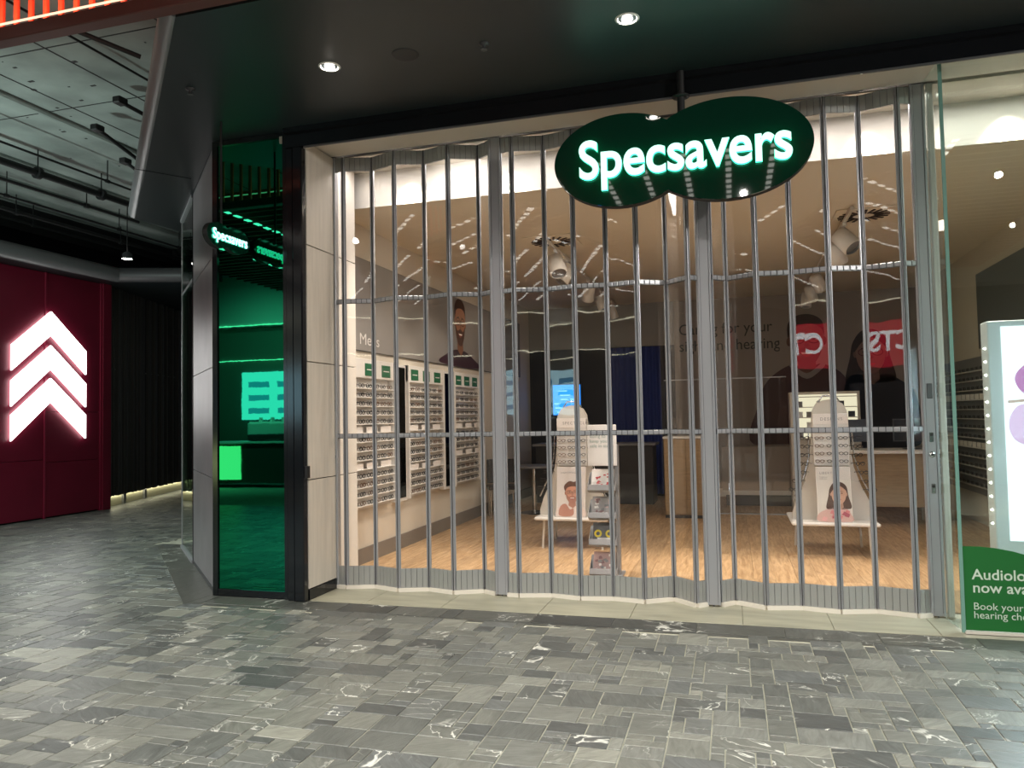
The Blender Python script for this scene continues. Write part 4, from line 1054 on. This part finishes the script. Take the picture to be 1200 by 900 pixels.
MB().bbox((-.2, 6.6, .25), (1.9, 7.4, .95), grey_wall, .004).build('front', cn)
MB().bbox((-.2, 6.58, .18), (1.9, 7.4, .25), white_plastic, .004).build('base_band', cn)
MB().box((-.15, 6.66, .004), (1.85, 7.35, .18), dark_plastic).build('plinth', cn)
# rear middle: added blue pane-reflection stand-ins, tables and chairs in the dark
refl = thing('reflected_screen', 'bright blue panel on the dark back wall, standing in for a reflected screen', 'screen', (-3.0, 7.95, 1.5))  # glowing panel stands in for a screen mirrored in the shutter panes
MB().bbox((-3.30, 7.94, 1.50), (-2.74, 7.996, 2.10), dark_plastic, .004).build('casing', refl)
MB().box((-3.285, 7.936, 1.515), (-2.755, 7.94, 2.085), emat('reflection_blue', (.02, .26, .95), .95)).build('screen', refl)
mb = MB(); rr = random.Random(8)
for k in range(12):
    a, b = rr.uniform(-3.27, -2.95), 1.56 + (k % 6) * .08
    mb.flat([(a, b), (a + rr.uniform(.05, .17), b), (a + .12, b + .02), (a, b + .02)], XZ(0, 7.9355, 0), .001, emat('reflection_pale', (.25, .65, 1.0), .9))
mb.build('reflection_content', refl)
def drape_reflection(label, x0, x1, m):
    n = 40; mb = MB(); pts = []
    for k in range(n + 1):
        u = x0 + (x1 - x0) * k / n; pts.append((u, 7.9 + .035 * math.sin(k * 1.25)))
    A = [(u, v, .05) for u, v in pts]; B = [(u, v, 2.74) for u, v in pts]
    A2 = [(u, v + .02, .05) for u, v in pts]; B2 = [(u, v + .02, 2.74) for u, v in pts]
    mb.add(A + B, [(i, i + 1, n + 2 + i, n + 1 + i) for i in range(n)], m, True); mb.add(A2 + B2, [(i, i + 1, n + 2 + i, n + 1 + i) for i in range(n)], m, True)
    o = mb.build('drape_reflection'); tag(o, label, 'drape_reflection')
drape_reflection('dark blue pleated sheet standing in for a pane reflection, behind the brochure rack', -2.2, -1.25, mat('blue_reflection', (.02, .04, .22), .7))  # pleated sheet added in place of blue reflections in the shutter panes
def small_table(label, x, y):
    o = thing('round_table', label, 'table', (x, y, 0))
    MB().lathe([(.34, 0), (.35, .01), (.34, .03)], (x, y, .71), (0, 0, 1), grey_plastic, 24).build('table_top', o)
    MB().tube([(x, y, .02), (x, y, .71)], .03, chrome, 10).build('column', o)
    MB().lathe([(.24, 0), (.22, .016)], (x, y, .004), (0, 0, 1), chrome, 20).build('foot', o)
small_table('small round grey table in the dark rear left of the shop', -3.0, 5.3)
def chair(label, x, y, rz):
    o = thing('chair', label, 'chair', (x, y, 0), 'dark chairs at the rear')
    T = Matrix.Translation((x, y, 0)) @ Matrix.Rotation(rz, 4, 'Z')
    MB().bbox((-.22, -.22, .43), (.22, .22, .48), dark_plastic, .012, T).build('seat', o)
    MB().bbox((-.21, .19, .50), (.21, .23, .86), dark_plastic, .012, T).build('backrest', o)
    for a in (-.19, .19):
        for b in (-.19, .19): MB().tube([T @ Vector((a, b, .004)), T @ Vector((a * .95, b * .95, .44))], .012, chrome, 6).build('leg', o)
chair('dark chair left of the round table at the rear', -3.35, 4.75, .4)
chair('dark chair right of the round table at the rear', -2.45, 5.15, -1.2)
# reception desk along the dark back
rd = thing('reception_desk', 'dark reception desk with a pale top across the rear left', 'desk', (-2.3, 6.9, 0))
MB().bbox((-3.3, 6.6, .01), (-1.3, 7.2, .98), dark_plastic, .006).build('front', rd)
MB().bbox((-3.35, 6.55, .98), (-1.25, 7.25, 1.02), grey_plastic, .006).build('desk_top', rd)

# right side: wall display and lightbox behind the front glass
ru = thing('display_unit', 'dim wall display of spectacles on the right wall behind the lightbox', 'display', (3.04, 5.2, .4), 'right wall display')
MB().bbox((3.0, 4.3, .40), (3.048, 7.0, 2.15), grey_plastic, .004).build('back_board', ru)
mb = MB(); mg = MB(); rr = random.Random(3)
for k in range(13):
    z = .50 + k * .122
    MB().bbox((2.93, 4.32, z), (3.0, 6.98, z + .010), white_plastic, .002).build('shelf', ru)
    y = 4.40
    while y < 6.9:
        if k not in (4, 9):
            mg.tube([(2.95, y + .030 * math.cos(a_), z + .034 + .02 * math.sin(a_)) for a_ in [2 * math.pi * q_ / 8 for q_ in range(8)]], .004, frame_black, 3, closed=True)
            mg.tube([(2.95, y + .066 + .030 * math.cos(a_), z + .034 + .02 * math.sin(a_)) for a_ in [2 * math.pi * q_ / 8 for q_ in range(8)]], .004, frame_black, 3, closed=True)
        else: mg.box((2.94, y - .03, z + .012), (2.945, y + .12, z + .08), paper)
        y += .19
mg.build('frames_on_display', ru, kind='stuff')
rp = thing('wall_picture', 'grey wall picture high on the right wall above the lightbox', 'picture', (3.04, 4.0, 2.3))
MB().bbox((3.02, .6, 2.25), (3.048, 4.75, 3.20), mat('picture_slate', (.13, .145, .15), .5), .004).build('panel', rp)
lb = thing('lightbox', 'bright white lightbox with pink lens glasses behind the front glass', 'lightbox', (2.2, .12, 0))
MB().bbox((1.79, .10, 0.004), (2.75, .26, 2.13), mat('lightbox_grey', (.62, .66, .70), .4), .008).build('case', lb)
MB().box((1.875, .094, .545), (2.68, .10, 2.085), emat('lightbox_white', (.80, .97, 1.0), 1.15)).build('lit_panel', lb)
mb = MB(); fl = XZ(0, .094, 0)
area_light('lightbox_light', (2.28, .085, 1.3), (2.28, -3, 0.2), .78, 1.5, 55, (0.72, 0.86, 1.0))
pk = emat('lightbox_pink', (.50, .20, .48), .8); pk2 = emat('lightbox_mauve', (.66, .48, .72), .9); gd = emat('lightbox_gold', (.70, .55, .48), .6)
mb.flat(spline([(1.95, 1.72), (2.05, 1.82), (2.22, 1.80), (2.26, 1.68), (2.15, 1.58), (2.0, 1.60)], 5), fl, .001, pk)
mb.flat(spline([(2.34, 1.74), (2.44, 1.82), (2.60, 1.80), (2.64, 1.68), (2.53, 1.58), (2.38, 1.60)], 5), fl, .001, pk)
mb.flat([(2.22, 1.74), (2.36, 1.74), (2.36, 1.76), (2.22, 1.76)], fl, .0012, gd)
mb.flat(spline([(1.90, 1.40), (1.98, 1.52), (2.16, 1.50), (2.22, 1.36), (2.10, 1.22), (1.94, 1.26)], 5), fl, .001, pk2)
mb.flat(spline([(2.30, 1.40), (2.40, 1.50), (2.56, 1.48), (2.62, 1.34), (2.50, 1.22), (2.34, 1.26)], 5), fl, .001, pk2)
mb.flat([(1.90, 1.53), (2.6, 1.58), (2.6, 1.60), (1.90, 1.55)], fl, .0012, gd)
mb.build('print', lb)
for k in range(14): MB().lathe([(.010, 0), (.004, .014)], (1.79, .16, .66 + k * .098), (-1, 0, 0), emat('spill_bead', (1, .97, .85), 5), 8).build('spill_bead', lb)  # glowing beads stand in for light spill reflected along the case edge

dec = thing('window_decal', 'green window decal about audiology at the foot of the right front glass', 'decal', (1.45, -.377, .02))
fd = XZ(0, -.3755, 0)
arc = [(1.446, .575)] + [(1.446 + .1 * k, .575 + .012 * math.sin(k * .4) - .0042 * k * k) for k in range(1, 12)]
MB().prism([(1.446, .02)] + [(2.546, .02)] + list(reversed(arc)), fd, .0, .0012, green_print).build('film', dec)
t = MB(); pt = mat('print_pale_green', (.55, .66, .55), .5)
flat_text(t, 'Audiology\nnow available', fd, 1.497, .358, .098, pt, .003, line=.88, bold=.0012)
t.build('lettering', dec); t = MB()
flat_text(t, 'Book your free\nhearing check', fd, 1.497, .158, .068, pt, .003, line=.84)
t.build('lettering', dec)

# ================================================================== MALL BEHIND THE CAMERA (seen only in reflections)
mc = struct('ceiling_mall')
MB().box((-2.6, -13, 5.0), (6, -2.4, 5.1), soffit_m).build('slab', mc)
baf = thing('ceiling_baffle', 'red batten ceiling baffle with rows of white light panels behind the camera', 'ceiling')
b0 = MB().box((-9.0, -2.75, 4.20), (4.6, -2.715, 4.32), mat('baffle_red', (.22, .035, .02), .6)).build('batten', baf)
for k in range(1, 40):
    c = b0.copy(); COL.objects.link(c); c.location = (0, -k * .22, 0)
lm = emat('mall_panel_light', (1.0, .97, .88), 3.2)
for x_ in (-7.6, -6.2, -4.6, -3.2, -1.9, -1.35, -.90, -.45, .0, .45, .9, 2.2):
    mb = MB()
    for k in range(38):
        if k % 13 in (11, 12): continue
        y_ = -2.83 - k * .22; mb.box((x_, y_ - .06, 4.192), (x_ + .06, y_ + .05, 4.20), lm)
    mb.build('light_panel', baf)
cafe = thing('cafe_counter', 'cafe counter opposite, seen in the green mirror', 'counter', (-11, -9.8, 0))
MB().bbox((-13.5, -10.6, .1), (-9.2, -9.8, 1.0), mat('cafe_dark', (.05, .05, .05), .4), .01).build('counter_body', cafe)
MB().bbox((-13.5, -10.65, 1.0), (-9.2, -9.75, 1.05), white_plastic, .01).build('counter_top', cafe)
MB().box((-12.6, -9.79, .18), (-10.85, -9.78, .95), emat('cafe_glow', (.75, .95, .40), 2.2)).build('lit_front', cafe)
cm = thing('coffee_machine', 'coffee machine on the cafe counter opposite', 'machine', (-10.2, -10.2, 1.05))
MB().bbox((-10.75, -10.4, 1.05), (-9.4, -9.85, 1.50), white_plastic, .05).build('body', cm)
MB().bbox((-10.7, -9.90, 1.06), (-9.5, -9.80, 1.22), dark_plastic, .02).build('drip_area', cm)
for x_ in (-10.6, -10.3, -10.0): MB().lathe([(.05, 0), (.04, .09)], (x_, -10.2, 1.50), (0, 0, 1), white_plastic, 12).build('cup', cm)
scn = thing('menu_screen', 'bright menu screen behind the cafe counter opposite', 'screen', (-10.4, -11.4, 2))
MB().box((-12.0, -11.48, 1.55), (-9.2, -11.42, 2.75), emat('menu_white', (.55, .9, 1.0), 2.2)).build('panel', scn)
mb = MB(); fb = lambda u, v, h: (u, -11.42 + h, v)
for k in range(9):
    a = -11.8 + (k % 3) * .85; b = 1.7 + (k // 3) * .33; mb.flat([(a, b), (a + .6, b), (a + .6, b + .14), (a, b + .14)], fb, .004, emat('menu_blue', (.15, .5, .8), 1.2))
mb.build('menu_blocks', scn)
wall('wall_opposite', (-15, -11.9, 0), (8, -11.5, 5.1), mat('opposite_wall', (.12, .12, .10), .5))
MB().box((-14, -10.89, 3.86), (4, -10.87, 3.885), emat('led_line_opposite', (1, .95, .7), 3.0)).build('trim_3', kind='structure')
MB().box((-14, -11.45, 3.05), (4, -11.43, 3.07), emat('led_line_opposite', (1, .95, .7), 3.0)).build('trim_4', kind='structure')
wall('wall_opposite_bulkhead', (-15, -11.5, 3.9), (8, -10.9, 5.1), mat('opposite_bulkhead', (.42, .45, .42), .6))
rs = thing('shop_sign', 'red shop sign with white letters on the shopfront opposite', 'sign', (-4.3, -11.4, 2.9))
MB().bbox((-5.1, -11.45, 2.45), (-3.1, -11.40, 3.45), emat('sign_red', (.85, .02, .06), 1.3), .01).build('panel', rs)
t = MB(); flat_text(t, 'CTS', lambda u, v, h: (-3.25 - u, -11.40 + h, v), 0, 2.80, .62, emat('sign_white', (1, 1, 1), 2.5), .01, bold=.02); t.build('lettering', rs)
wall('wall_mall_left', (-14.6, -13, 0), (-14.4, -6, 5.1), mat('mall_left', (.25, .27, .26), .6))
